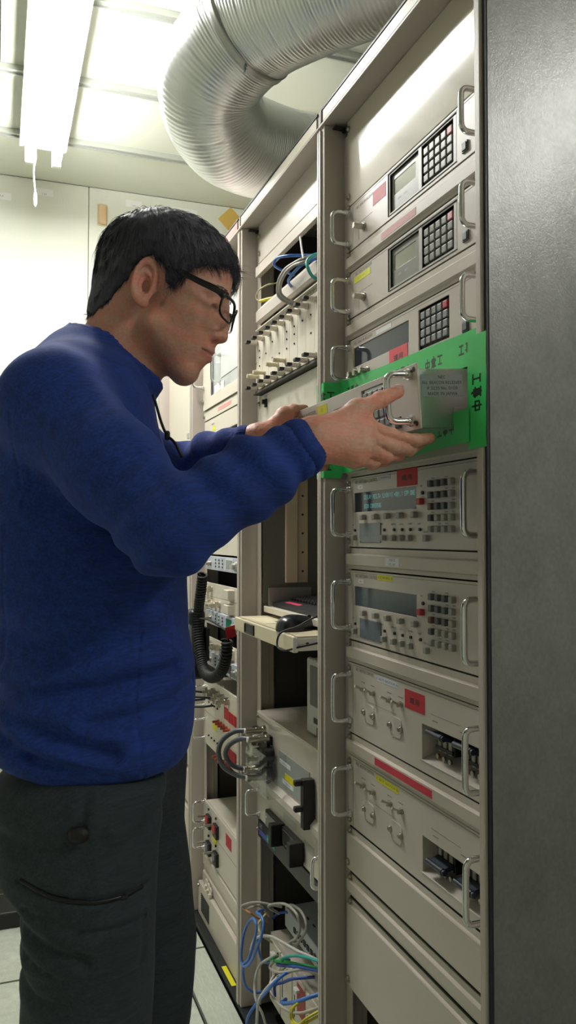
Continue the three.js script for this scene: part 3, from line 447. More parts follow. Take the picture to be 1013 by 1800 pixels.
const CABLES = [
  ['grey cable coiled into a double ring and tied, at the bottom of the middle rack', 'grey', 0.0032, [[0.06, 0.3, -1.9], [0.02, 0.34, -1.859], [0.025, 0.374, -1.795], [0.03, 0.39, -1.741], [0.035, 0.386, -1.702], [0.04, 0.363, -1.698], [0.04, 0.331, -1.716], [0.035, 0.301, -1.751], [0.045, 0.305, -1.735], [0.05, 0.329, -1.713], [0.05, 0.369, -1.683], [0.05, 0.385, -1.708], [0.05, 0.379, -1.76], [0.07, 0.33, -1.87]]],
  ['grey cable arching out past the post left of the coiled grey ring', 'grey', 0.003, [[0.08, 0.3, -1.93], [0.02, 0.311, -1.952], [0.0, 0.298, -1.979], [-0.005, 0.284, -1.998], [0.0, 0.28, -1.99], [0.01, 0.299, -1.957], [0.03, 0.297, -1.96], [0.06, 0.262, -1.97]]],
  ['thin orange cable end below the arching grey cable', 'orange', 0.0022, [[0.0, 0.281, -1.99], [0.0, 0.291, -1.945], [0.02, 0.273, -1.952], [0.05, 0.252, -1.964]]],
  ['long blue cable hanging in a double loop in front of the rack post', 'blue', 0.0033, [[0.01, 0.33, -1.87], [-0.02, 0.347, -1.825], [-0.02, 0.352, -1.795], [-0.02, 0.346, -1.778], [-0.025, 0.328, -1.769], [-0.03, 0.293, -1.785], [-0.035, 0.239, -1.821], [-0.04, 0.211, -1.855], [-0.04, 0.207, -1.881], [-0.04, 0.235, -1.885], [-0.035, 0.279, -1.879], [-0.03, 0.318, -1.851], [-0.03, 0.337, -1.815], [-0.03, 0.331, -1.797], [-0.03, 0.286, -1.816], [-0.035, 0.235, -1.842], [-0.04, 0.21, -1.866], [-0.035, 0.176, -1.888], [-0.03, 0.15, -1.884], [-0.01, 0.128, -1.89], [0.03, 0.107, -1.915]]],
  ['short blue cable dropping behind the double blue loop', 'blue', 0.003, [[0.0, 0.265, -1.884], [0.0, 0.237, -1.875], [0.01, 0.205, -1.884], [0.05, 0.159, -1.94]]],
  ['thick white cable arching to the right above the green cables', 'white', 0.0036, [[0.0, 0.205, -1.936], [0.0, 0.239, -1.911], [0.0, 0.279, -1.847], [0.01, 0.293, -1.81], [0.02, 0.305, -1.75], [0.03, 0.313, -1.695], [0.04, 0.322, -1.65], [0.06, 0.325, -1.6]]],
  ['teal cable running right over the green cable', 'teal', 0.0033, [[0.03, 0.27, -1.74], [0.0, 0.294, -1.706], [0.01, 0.308, -1.686], [0.02, 0.331, -1.635], [0.05, 0.346, -1.56]]],
  ['green cable running right between the teal and the blue cables', 'green', 0.0035, [[0.03, 0.24, -1.82], [0.0, 0.254, -1.782], [0.0, 0.28, -1.724], [0.015, 0.295, -1.68], [0.05, 0.333, -1.56]]],
  ['dark blue cable running right under the green cable', 'navy', 0.0035, [[0.03, 0.25, -1.78], [0.0, 0.267, -1.736], [0.01, 0.287, -1.686], [0.02, 0.307, -1.635], [0.05, 0.329, -1.56]]],
  ['grey cable with a hooked end running right under the dark blue cable', 'grey', 0.0033, [[-0.005, 0.272, -1.745], [-0.01, 0.252, -1.76], [-0.01, 0.264, -1.713], [0.0, 0.284, -1.67], [0.02, 0.303, -1.635], [0.05, 0.323, -1.56]]],
  ['pale cable sweeping in a wide arc down to the floor at the lower left', 'white', 0.003, [[0.02, 0.262, -1.79], [-0.01, 0.222, -1.83], [-0.02, 0.199, -1.833], [-0.03, 0.179, -1.812], [-0.03, 0.157, -1.795], [-0.02, 0.136, -1.785], [-0.01, 0.104, -1.79], [0.0, 0.06, -1.78]]],
  ['long blue cable slanting down to the left out of the picture bottom', 'blue', 0.0036, [[-0.06, 0.08, -1.8], [-0.06, 0.114, -1.781], [-0.06, 0.152, -1.761], [-0.05, 0.187, -1.739], [-0.04, 0.232, -1.699], [-0.03, 0.268, -1.668], [-0.01, 0.282, -1.666], [0.03, 0.275, -1.69]]],
  ['blue cable with a bent end beside the long slanting blue cable', 'navy', 0.0034, [[-0.02, 0.222, -1.696], [-0.02, 0.245, -1.695], [-0.01, 0.266, -1.666], [0.0, 0.29, -1.63], [0.04, 0.296, -1.61]]],
  ['white cable hanging straight down beside the long slanting blue cable', 'white', 0.0035, [[-0.05, 0.1, -1.735], [-0.05, 0.14, -1.732], [-0.05, 0.169, -1.729], [-0.05, 0.204, -1.719], [-0.04, 0.227, -1.712], [-0.03, 0.248, -1.698], [0.02, 0.255, -1.73]]],
  ['grey cable hanging in a wide low arc in front of the terminal unit', 'grey', 0.0032, [[0.02, 0.256, -1.74], [-0.02, 0.25, -1.715], [-0.03, 0.241, -1.7], [-0.03, 0.231, -1.679], [-0.03, 0.239, -1.632], [-0.03, 0.262, -1.566], [-0.02, 0.277, -1.53], [0.01, 0.295, -1.507], [0.05, 0.3, -1.51]]],
  ['thick blue cable rising to the right near the picture bottom', 'blue', 0.004, [[0.0, 0.22, -1.68], [-0.02, 0.231, -1.652], [-0.02, 0.27, -1.582], [-0.01, 0.3, -1.536], [0.05, 0.318, -1.52]]],
  ['yellow cable looping at the bottom edge of the picture', 'yellow', 0.0026, [[0.01, 0.285, -1.56], [-0.02, 0.285, -1.551], [-0.03, 0.273, -1.555], [-0.03, 0.254, -1.553], [-0.03, 0.262, -1.52], [-0.02, 0.28, -1.505], [0.03, 0.296, -1.505]]],
  ['second yellow cable just outside the looping yellow cable', 'yellow', 0.0026, [[0.01, 0.28, -1.57], [-0.02, 0.277, -1.561], [-0.03, 0.266, -1.565], [-0.03, 0.246, -1.563], [-0.03, 0.256, -1.52], [-0.02, 0.272, -1.505], [0.03, 0.29, -1.5]]],
  ['dark blue cable going up behind the coiled grey ring', 'navy', 0.0034, [[0.08, 0.24, -2.0], [0.08, 0.262, -1.973], [0.09, 0.285, -1.93], [0.12, 0.29, -1.88]]],
  ['cream cable hanging behind the double blue loop', 'cream', 0.0028, [[0.02, 0.315, -1.878], [0.0, 0.291, -1.878], [0.0, 0.28, -1.861], [0.03, 0.253, -1.859]]],
  ['blue cable loop lying on the cable shelf at the top of the middle rack', 'blue', 0.0034, [[0.08, 1.847, -1.6], [0.03, 1.859, -1.654], [0.0, 1.859, -1.668], [-0.01, 1.867, -1.717], [-0.01, 1.86, -1.733], [0.01, 1.86, -1.758], [0.06, 1.86, -1.79]]],
  ['outer grey cable bulging over the lip of the cable shelf', 'grey', 0.0036, [[0.05, 1.745, -1.68], [0.02, 1.755, -1.685], [0.0, 1.767, -1.698], [-0.01, 1.781, -1.705], [-0.015, 1.802, -1.69], [-0.015, 1.818, -1.649], [-0.01, 1.82, -1.604], [0.0, 1.822, -1.576], [0.05, 1.848, -1.6]]],
  ['inner grey cable bulging over the lip of the cable shelf', 'grey', 0.0036, [[0.05, 1.748, -1.69], [0.02, 1.76, -1.683], [0.0, 1.768, -1.684], [-0.01, 1.778, -1.686], [-0.015, 1.796, -1.672], [-0.015, 1.81, -1.638], [-0.01, 1.814, -1.597], [0.0, 1.813, -1.569], [0.06, 1.848, -1.61]]],
  ['blue cable curving up over the cable shelf to the white tie', 'blue', 0.0034, [[0.05, 1.82, -1.77], [0.0, 1.803, -1.661], [-0.005, 1.805, -1.604], [0.0, 1.81, -1.576], [0.03, 1.825, -1.57]]],
  ['white cable tie hanging down above the cable shelf', 'white', 0.0026, [[0.03, 1.905, -1.668], [0.01, 1.845, -1.602], [0.0, 1.819, -1.569]]],
  ['teal cable curling over the right end of the cable shelf', 'teal', 0.0036, [[0.06, 1.84, -1.56], [0.01, 1.82, -1.549], [0.0, 1.807, -1.549], [0.0, 1.791, -1.543], [0.01, 1.78, -1.549], [0.05, 1.772, -1.57]]],
  ['yellow cable lying at the left end of the cable shelf', 'yellow', 0.004, [[0.035, 1.845, -1.975], [0.05, 1.842, -1.93], [0.09, 1.842, -1.9]]],
  ['thin beige wire with a green tag at the left end of the cable shelf', 'cream', 0.002, [[0.07, 1.885, -1.93], [0.045, 1.882, -1.955], [0.03, 1.87, -1.985], [0.03, 1.855, -1.99], [0.04, 1.845, -1.975], [0.07, 1.85, -1.96]]],
];
// ---------- middle rack ----------
{
  const t = U(1, 'blank_panel', 'smooth blank panel at the top of the middle rack', 'panel', 1.952);
  part(t, 'blank_plate', plate(0.481, 0.1), M.panel);
  for (const x of [-0.2335, 0.2335]) for (const y of [0.026, 0.07]) screwAt(t, x, y);
  const f = U(1, 'filler_panel', 'filler strip above the cable shelf of the middle rack', 'panel', 1.914);
  part(f, 'filler_plate', bar(0.481, [[0, 0], [0.012, 0], [0.012, 0.025], [0.004, 0.029], [0.004, 0.035], [0, 0.035]]), M.beige);
  part(f, 'gap_strip', box(0.478, 0.004, 0.004, 0.0005), M.gap, 0, 0.036, 0);
}
{
  const t = U(1, 'cable_shelf', 'grey metal shelf with a turned-down lip under the cable loops of the middle rack', 'shelf', 1.79);
  part(t, 'shelf_sheet', box(0.475, 0.003, 0.3, 0.001), M.post, 0, 0.04, -0.145);
  part(t, 'shelf_lip', bar(0.475, [[0, 0], [0.006, 0], [0.012, 0.004], [0.012, 0.03], [0.004, 0.04], [0, 0.04]]), M.post);
  part(t, 'patch_block', merge([at(box(0.4, 0.04, 0.1, 0.003), 0.02, 0.062, -0.2)]), M.inner);
}
{
  const h = 0.172, t = U(1, 'module_rack', 'cream module rack with a row of black-ejector modules in the middle rack', 'electronics', 1.601);
  part(t, 'top_rail', merge([at(box(0.481, 0.003, 0.03, 0.0008), 0, h - 0.0015, -0.002), ...Array.from({ length: 60 }, (_, i) => at(box(0.0055, 0.014, 0.003, 0.0005), -0.235 + i * 0.008, h - 0.011, 0.002))]), M.cream);
  part(t, 'bottom_rail', merge([at(box(0.481, 0.008, 0.02, 0.001), 0, 0.004, 0.004), at(box(0.481, 0.003, 0.004, 0.0005), 0, 0.0015, 0.016)]), M.inner);
  const ej = merge([at(box(0.0155, 0.0085, 0.02, 0.0015), 0, 0, 0.012), at(box(0.012, 0.013, 0.004, 0.001), 0, 0, 0.003)]), ejTip = merge([at(box(0.0165, 0.0072, 0.012, 0.0015), 0, 0, 0.026)]);
  for (let i = 0; i < 9; i++) {
    const x = -0.212 + i * 0.0515, w = i === 6 ? 0.0508 : 0.0508, m = part(t, 'module', plate(w, 0.142, [], 0.003), M.cream, x, 0.012, 0.008);
    for (const y of [0.124, 0.004]) { const e = part(m, 'ejector', ej, M.cream, -0.014, y, 0.003); part(m, 'ejector_tip', ejTip, M.black, -0.014, y, 0.003); }
    if ([0, 1, 3, 4].includes(i)) part(m, 'connector', merge([at(xyl(0.0075, 0.004, 16), 0, 0, 0), at(xyl(0.0052, 0.03, 16), 0, 0, 0.015), at(xyl(0.0065, 0.008, 6), 0, 0, 0.02)]), std(0xc9c0a2, 0.35, 0.4), -0.006, 0.034, 0.004);
    for (const y of [0.06, 0.082, 0.1]) if (hash(i, y * 1000, 2) > 0.45) part(m, 'indicator_lamp', xyl(0.0022, 0.003, 8), M.dark, 0.006, y, 0.0035);
    if (i !== 2) sticker(m, 'blue_mark', 0.002, 0.014, 0.014, 0.007, std(0xa4a6d6, 0.6), 0.0033);
  }
  for (const y of [0.03, h / 2, h - 0.03]) for (const s of [-1, 1]) screwAt(t, s * 0.237, y, 0.008);
}
{
  const t = U(1, 'blank_panel', 'cream blank panel with one small black toggle below the modules', 'panel', 1.424);
  part(t, 'blank_plate', plate(0.481, 0.174), M.cream);
  part(t, 'toggle', merge([at(box(0.012, 0.022, 0.006, 0.002), 0, 0, 0.003), at(box(0.008, 0.012, 0.01, 0.002), 0, 0.003, 0.008)]), M.black, -0.174, 0.148, 0.003);
  sticker(t, 'blue_mark', -0.18, 0.166, 0.02, 0.007, std(0xa4a6d6, 0.6));
  for (const x of [-0.2335, 0.2335]) for (const y of [0.02, 0.155]) screwAt(t, x, y);
}
{ // keyboard bay
  const b = U(1, 'bay_lining', 'dark lined open bay over the keyboard with a pale upright rail inside', 'bay', 1.06);
  part(b, 'left_lining', box(0.003, 0.36, 0.2, 0.001), std(0x6f6d66, 0.22), -0.236, 0.18, -0.108);
  part(b, 'back_lining', box(0.475, 0.36, 0.004, 0.001), std(0xb3b1a6, 0.35), 0, 0.18, -0.21);
  part(b, 'inner_rail', merge([at(box(0.008, 0.31, 0.034, 0.002), 0.006, 0.205, 0), at(box(0.003, 0.31, 0.03, 0.001), 0.003, 0.205, -0.032)]), std(0xd6c4a8, 0.5), -0.236, 0, -0.085);
  for (let i = 0; i < 6; i++) part(b, 'rail_hole', xyl(0.003, 0.001, 8), M.dark, -0.231, 0.08 + i * 0.05, -0.117, 0, PI / 2);
  const s = U(1, 'keyboard_shelf', 'cream pull-out shelf carrying the black keyboard', 'shelf', 1.038);
  part(s, 'shelf_board', merge([at(box(0.45, 0.012, 0.34, 0.002), 0, 0.006, -0.18), at(box(0.45, 0.016, 0.006, 0.002), 0, 0.0065, -0.009)]), M.cream);
  part(s, 'slide_bracket', merge([at(box(0.004, 0.05, 0.12, 0.001), 0, 0.03, -0.08)]), M.steel, -0.228, 0.005, 0);
  const k = U(1, 'keyboard', 'black computer keyboard with a pink sticker on the pull-out shelf', 'keyboard', 1.0502);
  k.position.x = FRONT + 0.028;
  part(k, 'keyboard_case', bar(0.43, [[0, 0], [0, 0.009], [-0.045, 0.016], [-0.17, 0.024], [-0.17, 0]]), M.dark);
  const kg = box(0.0155, 0.008, 0.0155, 0.002, 1), tilt = 0.075;
  for (let r = 0; r < 6; r++) for (let c = 0; c < 21; c++) { if ((c === 15 || c === 18) && r > 2) continue; part(k, 'key', kg, M.black, -0.197 + c * 0.0197, 0.0205 + r * 0.00125, -0.052 - r * 0.0195, tilt, 0, 0); }
  sticker(k, 'pink_sticker', -0.13, 0.0135, 0.1, 0.012, std(0xd0395f, 0.6), -0.026).rotation.x = -PI / 2 + 0.16;
}
{ // mouse drawer
  const t = U(1, 'sliding_tray', 'cream pull-out drawer standing out of the middle rack under the keyboard', 'drawer', 0.994);
  part(t, 'drawer_box', merge([at(box(0.43, 0.034, 0.012, 0.003, 2), 0, 0.017, 0.069), at(box(0.43, 0.004, 0.36, 0.001), 0, 0.032, -0.11), at(box(0.004, 0.028, 0.36, 0.001), -0.212, 0.017, -0.11), at(box(0.004, 0.028, 0.36, 0.001), 0.212, 0.017, -0.11)]), std(0xcfc4a6, 0.4));
  part(t, 'latch', merge([at(box(0.068, 0.019, 0.002, 0.001), 0, 0, 0), at(box(0.072, 0.003, 0.004, 0.001), 0, 0.0105, 0.001), at(box(0.072, 0.003, 0.004, 0.001), 0, -0.0105, 0.001), at(box(0.003, 0.024, 0.004, 0.001), 0.0355, 0, 0.001), at(box(0.003, 0.024, 0.004, 0.001), -0.0355, 0, 0.001)]), M.black, -0.085, 0.0165, 0.0755);
  part(t, 'side_bracket', merge([at(box(0.003, 0.026, 0.2, 0.001), 0.2165, 0.017, -0.03), at(box(0.004, 0.03, 0.01, 0.001), 0.218, 0.017, 0.072)]), std(0xd8d8d2, 0.4, 0.3));
  for (const z of [0.045, 0.02, -0.01]) part(t, 'bracket_hole', xyl(0.0035, 0.001, 10), M.dark, 0.2183, 0.018, z, 0, PI / 2);
  const wl = sticker(t, 'warning_label', -0.095, 0.0345, 0.13, 0.05, std(0xffffff, 0.6, 0, { map: textTex(['■■■  ■■', '▲ ■■■■■■'], { w: 256, h: 96, bg: '#d9cfae', fg: '#c4563f', size: 0.4 }) }), 0.03); wl.rotation.x = -PI / 2;
  const wl2 = sticker(t, 'warning_label', -0.03, 0.0345, 0.08, 0.03, std(0xffffff, 0.6, 0, { map: textTex(['■■■■'], { w: 128, h: 48, bg: '#c9a58c', fg: '#4a3b34', size: 0.8 }) }), 0.004); wl2.rotation.x = -PI / 2;
  const m = thing('computer_mouse', 'dark grey computer mouse lying on the pull-out drawer', 'mouse', [0.018, 1.0285, -1.655], 0.5);
  const g = new THREE.SphereGeometry(1, 40, 24); const p = g.attributes.position;
  for (let i = 0; i < p.count; i++) { let x = p.getX(i), y = p.getY(i), z = p.getZ(i); const e = (v, k) => Math.sign(v) * Math.abs(v) ** k; x = e(x, 0.9) * 0.058; z = e(z, 0.8) * 0.031 * (1 - 0.08 * x / 0.058); y = y < 0 ? -0.002 : Math.pow(y, 0.8) * 0.036 * (0.85 - 0.2 * x / 0.058); p.setXYZ(i, x, y + 0.002, z); }
  g.computeVertexNormals(); part(m, 'mouse_shell', g, std(0x22242a, 0.25));
  part(m, 'mouse_wheel', cyl(0.008, 0.007, 18), M.rubber, 0.036, 0.022, 0, PI / 2);
  const c = meta(part(scene, 'mouse_cable', tubeGeo([[0.075, 1.04, -1.635], [0.06, 1.062, -1.6], [0.03, 1.06, -1.588], [-0.005, 1.042, -1.594], [-0.042, 1.028, -1.6], [-0.05, 1.004, -1.595], [-0.045, 0.997, -1.57], [-0.02, 1.008, -1.535], [0.05, 1.02, -1.53]], 0.0021, 90, 8), M.rubber), 'thin black cable hanging from the mouse over the drawer edge', 'cable');
}
{ // computer bay
  const t = U(1, 'computer', 'off-white computer case with rounded corners standing in the bay under the mouse drawer', 'computer', 0.787);
  t.position.x = FRONT + 0.03;
  part(t, 'computer_case', merge([at(box(0.2, 0.17, 0.012, 0.006, 3), 0.135, 0.085, 0), at(box(0.195, 0.165, 0.26, 0.006, 2), 0.135, 0.085, -0.13)]), std(0xb6b5b0, 0.4));
  part(t, 'front_bezel', merge([at(box(0.16, 0.09, 0.004, 0.008, 2), 0.14, 0.11, 0.006)]), std(0x5d5a55, 0.3));
  part(t, 'slot', box(0.1, 0.014, 0.006, 0.003), M.dark, 0.13, 0.035, 0.005);
  for (let i = 0; i < 5; i++) part(t, 'vent', box(0.004, 0.02, 0.004, 0.001), M.dark, 0.1 + i * 0.012, 0.012, 0.005);
  const b = thing('device_box', 'dim grey device at the back of the bay under the mouse drawer', 'device', [0.3, 0.787, -1.9], -PI / 2);
  part(b, 'device_case', box(0.14, 0.15, 0.2, 0.006), std(0x8d8f90, 0.4), 0, 0.075, 0); part(b, 'device_face', box(0.12, 0.06, 0.006, 0.003), M.dark, 0, 0.1, 0.101);
}
{ // connector unit
  const t = U(1, 'connector_panel', 'beige panel with a cluster of coaxial connectors and a grey labelled plate', 'panel', 0.597);
  part(t, 'front_panel', plate(0.481, 0.17), M.panel);
  part(t, 'top_sheet', box(0.478, 0.003, 0.34, 0.001), M.beigeB, 0, 0.1835, -0.165);
  part(t, 'top_lip', bar(0.481, [[0, 0.171], [0.006, 0.171], [0.006, 0.181], [0.001, 0.185], [0, 0.185]]), M.panel);
  part(t, 'ledge', bar(0.481, [[0, 0.005], [0.016, 0.008], [0.016, 0.024], [0.006, 0.034], [0, 0.034]]), M.panel);
  part(t, 'connector_block', box(0.12, 0.115, 0.016, 0.002), M.black, -0.185, 0.085, 0.01);
  part(t, 'clear_cover', merge([at(box(0.14, 0.1, 0.002, 0.001), 0, 0, 0.05), at(box(0.002, 0.1, 0.05, 0.001), 0.07, 0, 0.025)]), new THREE.MeshPhysicalMaterial({ color: 0xf4f6f6, roughness: 0.06, transmission: 1, thickness: 0 }), -0.09, 0.075, 0.004);
  const conn = merge([at(xyl(0.011, 0.008, 18), 0, 0, 0.004), at(xyl(0.0085, 0.02, 6), 0, 0, 0.016), at(xyl(0.0065, 0.03, 16), 0, 0, 0.035), at(xyl(0.0085, 0.008, 18), 0, 0, 0.047)]);
  for (const [x, y] of [[-0.146, 0.156], [-0.121, 0.141], [-0.151, 0.061], [-0.131, 0.045]]) part(t, 'coax_plug', conn, M.nickel, x, y, 0.016);
  const bnc2 = merge([at(xyl(0.0105, 0.006, 18), 0, 0, 0.003), at(xyl(0.0075, 0.016, 16), 0, 0, 0.012), at(xyl(0.0085, 0.004, 16), 0, 0, 0.02)]);
  for (const y of [0.062, 0.09, 0.118]) for (const x of [-0.222, -0.19]) part(t, 'connector', bnc2, M.nickel, x, y, 0.018);
  for (const y of [0.068, 0.098]) part(t, 'connector_clip', merge([at(box(0.05, 0.006, 0.04, 0.001), 0, 0, 0.02), at(box(0.02, 0.02, 0.02, 0.002), -0.01, 0.006, 0.02), at(xyl(0.006, 0.05, 12), 0.02, -0.006, 0.025)]), M.nickel, -0.15, y, 0.018);
  for (const y of [0.06, 0.105]) part(t, 'thumb_knob', merge([at(xyl(0.016, 0.02, 24), 0, 0, 0.012), at(xyl(0.021, 0.003, 24), 0, 0, 0.0015)]), M.black, -0.108, y, 0.01);
  part(t, 'grey_plate', box(0.2, 0.082, 0.002, 0.0008), std(0xa3a8a6, 0.3, 0.2), 0.025, 0.083, 0.004);
  for (const [x, y, l] of [[-0.03, 0.1, 'MAIN  RX'], [-0.01, 0.058, 'COAX SEL']]) sticker(t, 'white_sticker', x, y, 0.075, 0.01, paper('#d9dbdd', [l], { size: 0.7, h: 36 }), 0.0052);
  sticker(t, 'yellow_sticker', 0.0, 0.073, 0.06, 0.016, paper('#cdc416', ['■■ ■'], { size: 0.6 }), 0.0052);
  part(t, 'clamp_bar', merge([at(box(0.02, 0.105, 0.026, 0.002), 0, 0, 0.012), at(box(0.014, 0.012, 0.044, 0.003), -0.003, 0.045, 0.02), at(box(0.014, 0.012, 0.044, 0.003), -0.003, -0.01, 0.02)]), M.black, 0.149, 0.066, 0.006);
  for (const x of [-0.2345, 0.2345]) for (const y of [0.172, 0.012]) screwAt(t, x, y, 0.004);
}
for (const [lab, path] of [
  ['outer thick grey coaxial jumper cable bulging out of the middle rack', [[-0.01, 0.753, -1.905], [-0.045, 0.75, -1.925], [-0.075, 0.727, -1.938], [-0.083, 0.697, -1.942], [-0.074, 0.666, -1.935], [-0.045, 0.646, -1.915], [-0.01, 0.642, -1.89]]],
  ['inner thick grey coaxial jumper cable bulging out of the middle rack', [[-0.01, 0.738, -1.88], [-0.04, 0.735, -1.905], [-0.063, 0.718, -1.92], [-0.07, 0.698, -1.925], [-0.062, 0.677, -1.925], [-0.042, 0.662, -1.925], [-0.01, 0.658, -1.91]]]]) {
  const b = thing('coax_cable', lab, 'cable', [0, 0, 0]);
  part(b, 'cable_jacket', tubeGeo(path, 0.0062, 90, 14), std(0x55565e, 0.35));
  for (const e of [0, path.length - 1]) { const [x, y, z] = path[e]; part(b, 'plug_sleeve', merge([at(cyl(0.0072, 0.03, 16), 0, 0, 0, 0, 0, PI / 2), at(cyl(0.0085, 0.012, 6), 0.012, 0, 0, 0, 0, PI / 2)]), M.nickel, x + 0.006, y, z); part(b, 'sleeve_ring', at(cyl(0.0068, 0.007, 16), 0, 0, 0, 0, 0, PI / 2), M.white, x - 0.014, y, z - 0.004); }
}
{ // drive unit
  const h = 0.086, t = U(1, 'drive_unit', 'beige unit with two black pull-out drive trays in the middle rack', 'electronics', 0.506);
  part(t, 'front_panel', plate(0.481, h), M.panel);
  part(t, 'case', box(0.44, 0.08, 0.3, 0.002), M.beigeB, 0, 0.043, -0.15);
  for (const [x, l] of [[-0.092, 0], [0.033, 1]]) {
    part(t, 'drive_tray', merge([at(box(0.118, 0.042, 0.012, 0.002), 0, 0.004, 0.005), at(box(0.022, 0.052, 0.034, 0.003), 0.052, 0.002, 0.02)]), M.black, x, 0.026, 0.003);
    part(t, 'tray_window', box(0.085, 0.034, 0.003, 0.001), std(0x45433f, 0.12), x - 0.01, 0.03, 0.0145);
  }
  print(t, -0.2, 0.073, 0.07, 0.009, ['DRIVE  UNIT']); sticker(t, 'clear_label', 0.0, 0.066, 0.09, 0.02, std(0xb7b5aa, 0.25)); sticker(t, 'clear_label', 0.12, 0.05, 0.06, 0.02, std(0xb7b5aa, 0.25));
  handle(t, -0.2285, h / 2, 0.062); handle(t, 0.2285, h / 2, 0.062); for (const s of [-1, 1]) for (const y of [0.004, h - 0.004]) screwAt(t, s * 0.2345, y);
  const d = U(1, 'drive_enclosure', 'dark enclosure with a blue and green printed label under the drive unit', 'electronics', 0.459);
  part(d, 'enclosure_face', merge([at(box(0.481, 0.043, 0.006, 0.001), 0, 0.0215, 0.001), at(box(0.44, 0.04, 0.25, 0.001), 0, 0.0215, -0.127)]), std(0x2a2a2c, 0.4));
  sticker(d, 'maker_label', -0.165, 0.024, 0.13, 0.034, std(0xffffff, 0.5, 0, { map: canvasTex(256, 64, (g) => { g.fillStyle = '#1e2024'; g.fillRect(0, 0, 256, 64); g.fillStyle = '#d8dcd8'; g.font = 'italic 26px sans-serif'; g.fillText('CEC', 6, 24); g.fillStyle = '#4a56a8'; g.fillRect(6, 34, 118, 26); g.fillStyle = '#2f8f68'; g.fillRect(126, 22, 124, 38); g.fillStyle = '#c8ccd0'; g.font = '14px sans-serif'; g.fillText('MULTI DRIVE', 132, 46); }) }), 0.0045);
  part(d, 'vent_block', box(0.04, 0.03, 0.004, 0.001), M.keyDark, 0.2, 0.02, 0.005);
  for (const s of [-1, 1]) screwAt(d, s * 0.2345, 0.02, 0.004);
}
{ // bottom bay of the middle rack: gear the loose cables plug into
  const s1 = U(1, 'network_switch', 'pale grey network switch at the bottom of the middle rack under the cable loops', 'electronics', 0.245);
  s1.position.x = FRONT + 0.05;
  part(s1, 'switch_case', box(0.43, 0.05, 0.26, 0.003), std(0xb9bcc0, 0.4), 0.03, 0.025, -0.13);
  part(s1, 'port_strip', merge(Array.from({ length: 12 }, (_, i) => at(box(0.014, 0.013, 0.003, 0.001), -0.11 + i * 0.022, 0.022, 0.001))), M.dark);
  for (let i = 0; i < 6; i++) part(s1, 'vent', box(0.012, 0.004, 0.003, 0.001), M.dark, -0.1 + i * 0.04, 0.051, -0.03);
  const s2 = U(1, 'terminal_unit', 'beige terminal unit with rows of slots and a red mark, lowest in the middle rack', 'electronics', 0.05);
  s2.position.x = FRONT + 0.02;
  part(s2, 'terminal_case', box(0.44, 0.17, 0.26, 0.003), M.beigeB, 0.01, 0.09, -0.13);
  for (let i = 0; i < 5; i++) { part(s2, 'card', plate(0.078, 0.15, [], 0.004), M.cream, -0.165 + i * 0.084, 0.012, 0.0); part(s2, 'card_handle', box(0.02, 0.008, 0.012, 0.002), i % 2 ? M.cream : M.white, -0.165 + i * 0.084, 0.14, 0.008); part(s2, 'card_text', box(0.004, 0.05, 0.001, 0.0003), M.keyDark, -0.19 + i * 0.084, 0.09, 0.0045); }
  sticker(s2, 'red_mark', 0.02, 0.12, 0.05, 0.07, std(0xa2453a, 0.6), 0.0045);
  const s3 = U(1, 'router', 'small grey router box above the network switch in the middle rack', 'electronics', 0.297);
  s3.position.x = FRONT + 0.09;
  part(s3, 'router_case', box(0.2, 0.045, 0.16, 0.005), std(0x9da1a6, 0.4), 0.06, 0.0225, -0.08); part(s3, 'router_face', box(0.17, 0.025, 0.003, 0.001), M.dark, 0.06, 0.022, 0.001);
}
// loose cables, each its own thing: at(px, py) seen points were turned into metres beforehand
const CB = { blue: std(0x3f74c4, 0.4), grey: std(0xa9a59a, 0.45), white: std(0xc4c3bc, 0.45), green: std(0x1f9a4c, 0.4), teal: std(0x3aa39a, 0.4), yellow: std(0xc9c02c, 0.45), cream: std(0xc2bb8f, 0.45), navy: std(0x3350a0, 0.4), orange: std(0xbf7a45, 0.5) };
const cable = (label, color, r, pts, plug) => { const t = thing('network_cable', label, 'cable', [0, 0, 0]); part(t, 'cable_jacket', tubeGeo(pts, r, pts.length * 14, 9), CB[color]); if (plug) part(t, 'plug', box(0.022, 0.012, 0.014, 0.003), plug, ...pts[pts.length - 1]); return t; };
CABLES.forEach((c) => cable(...c));

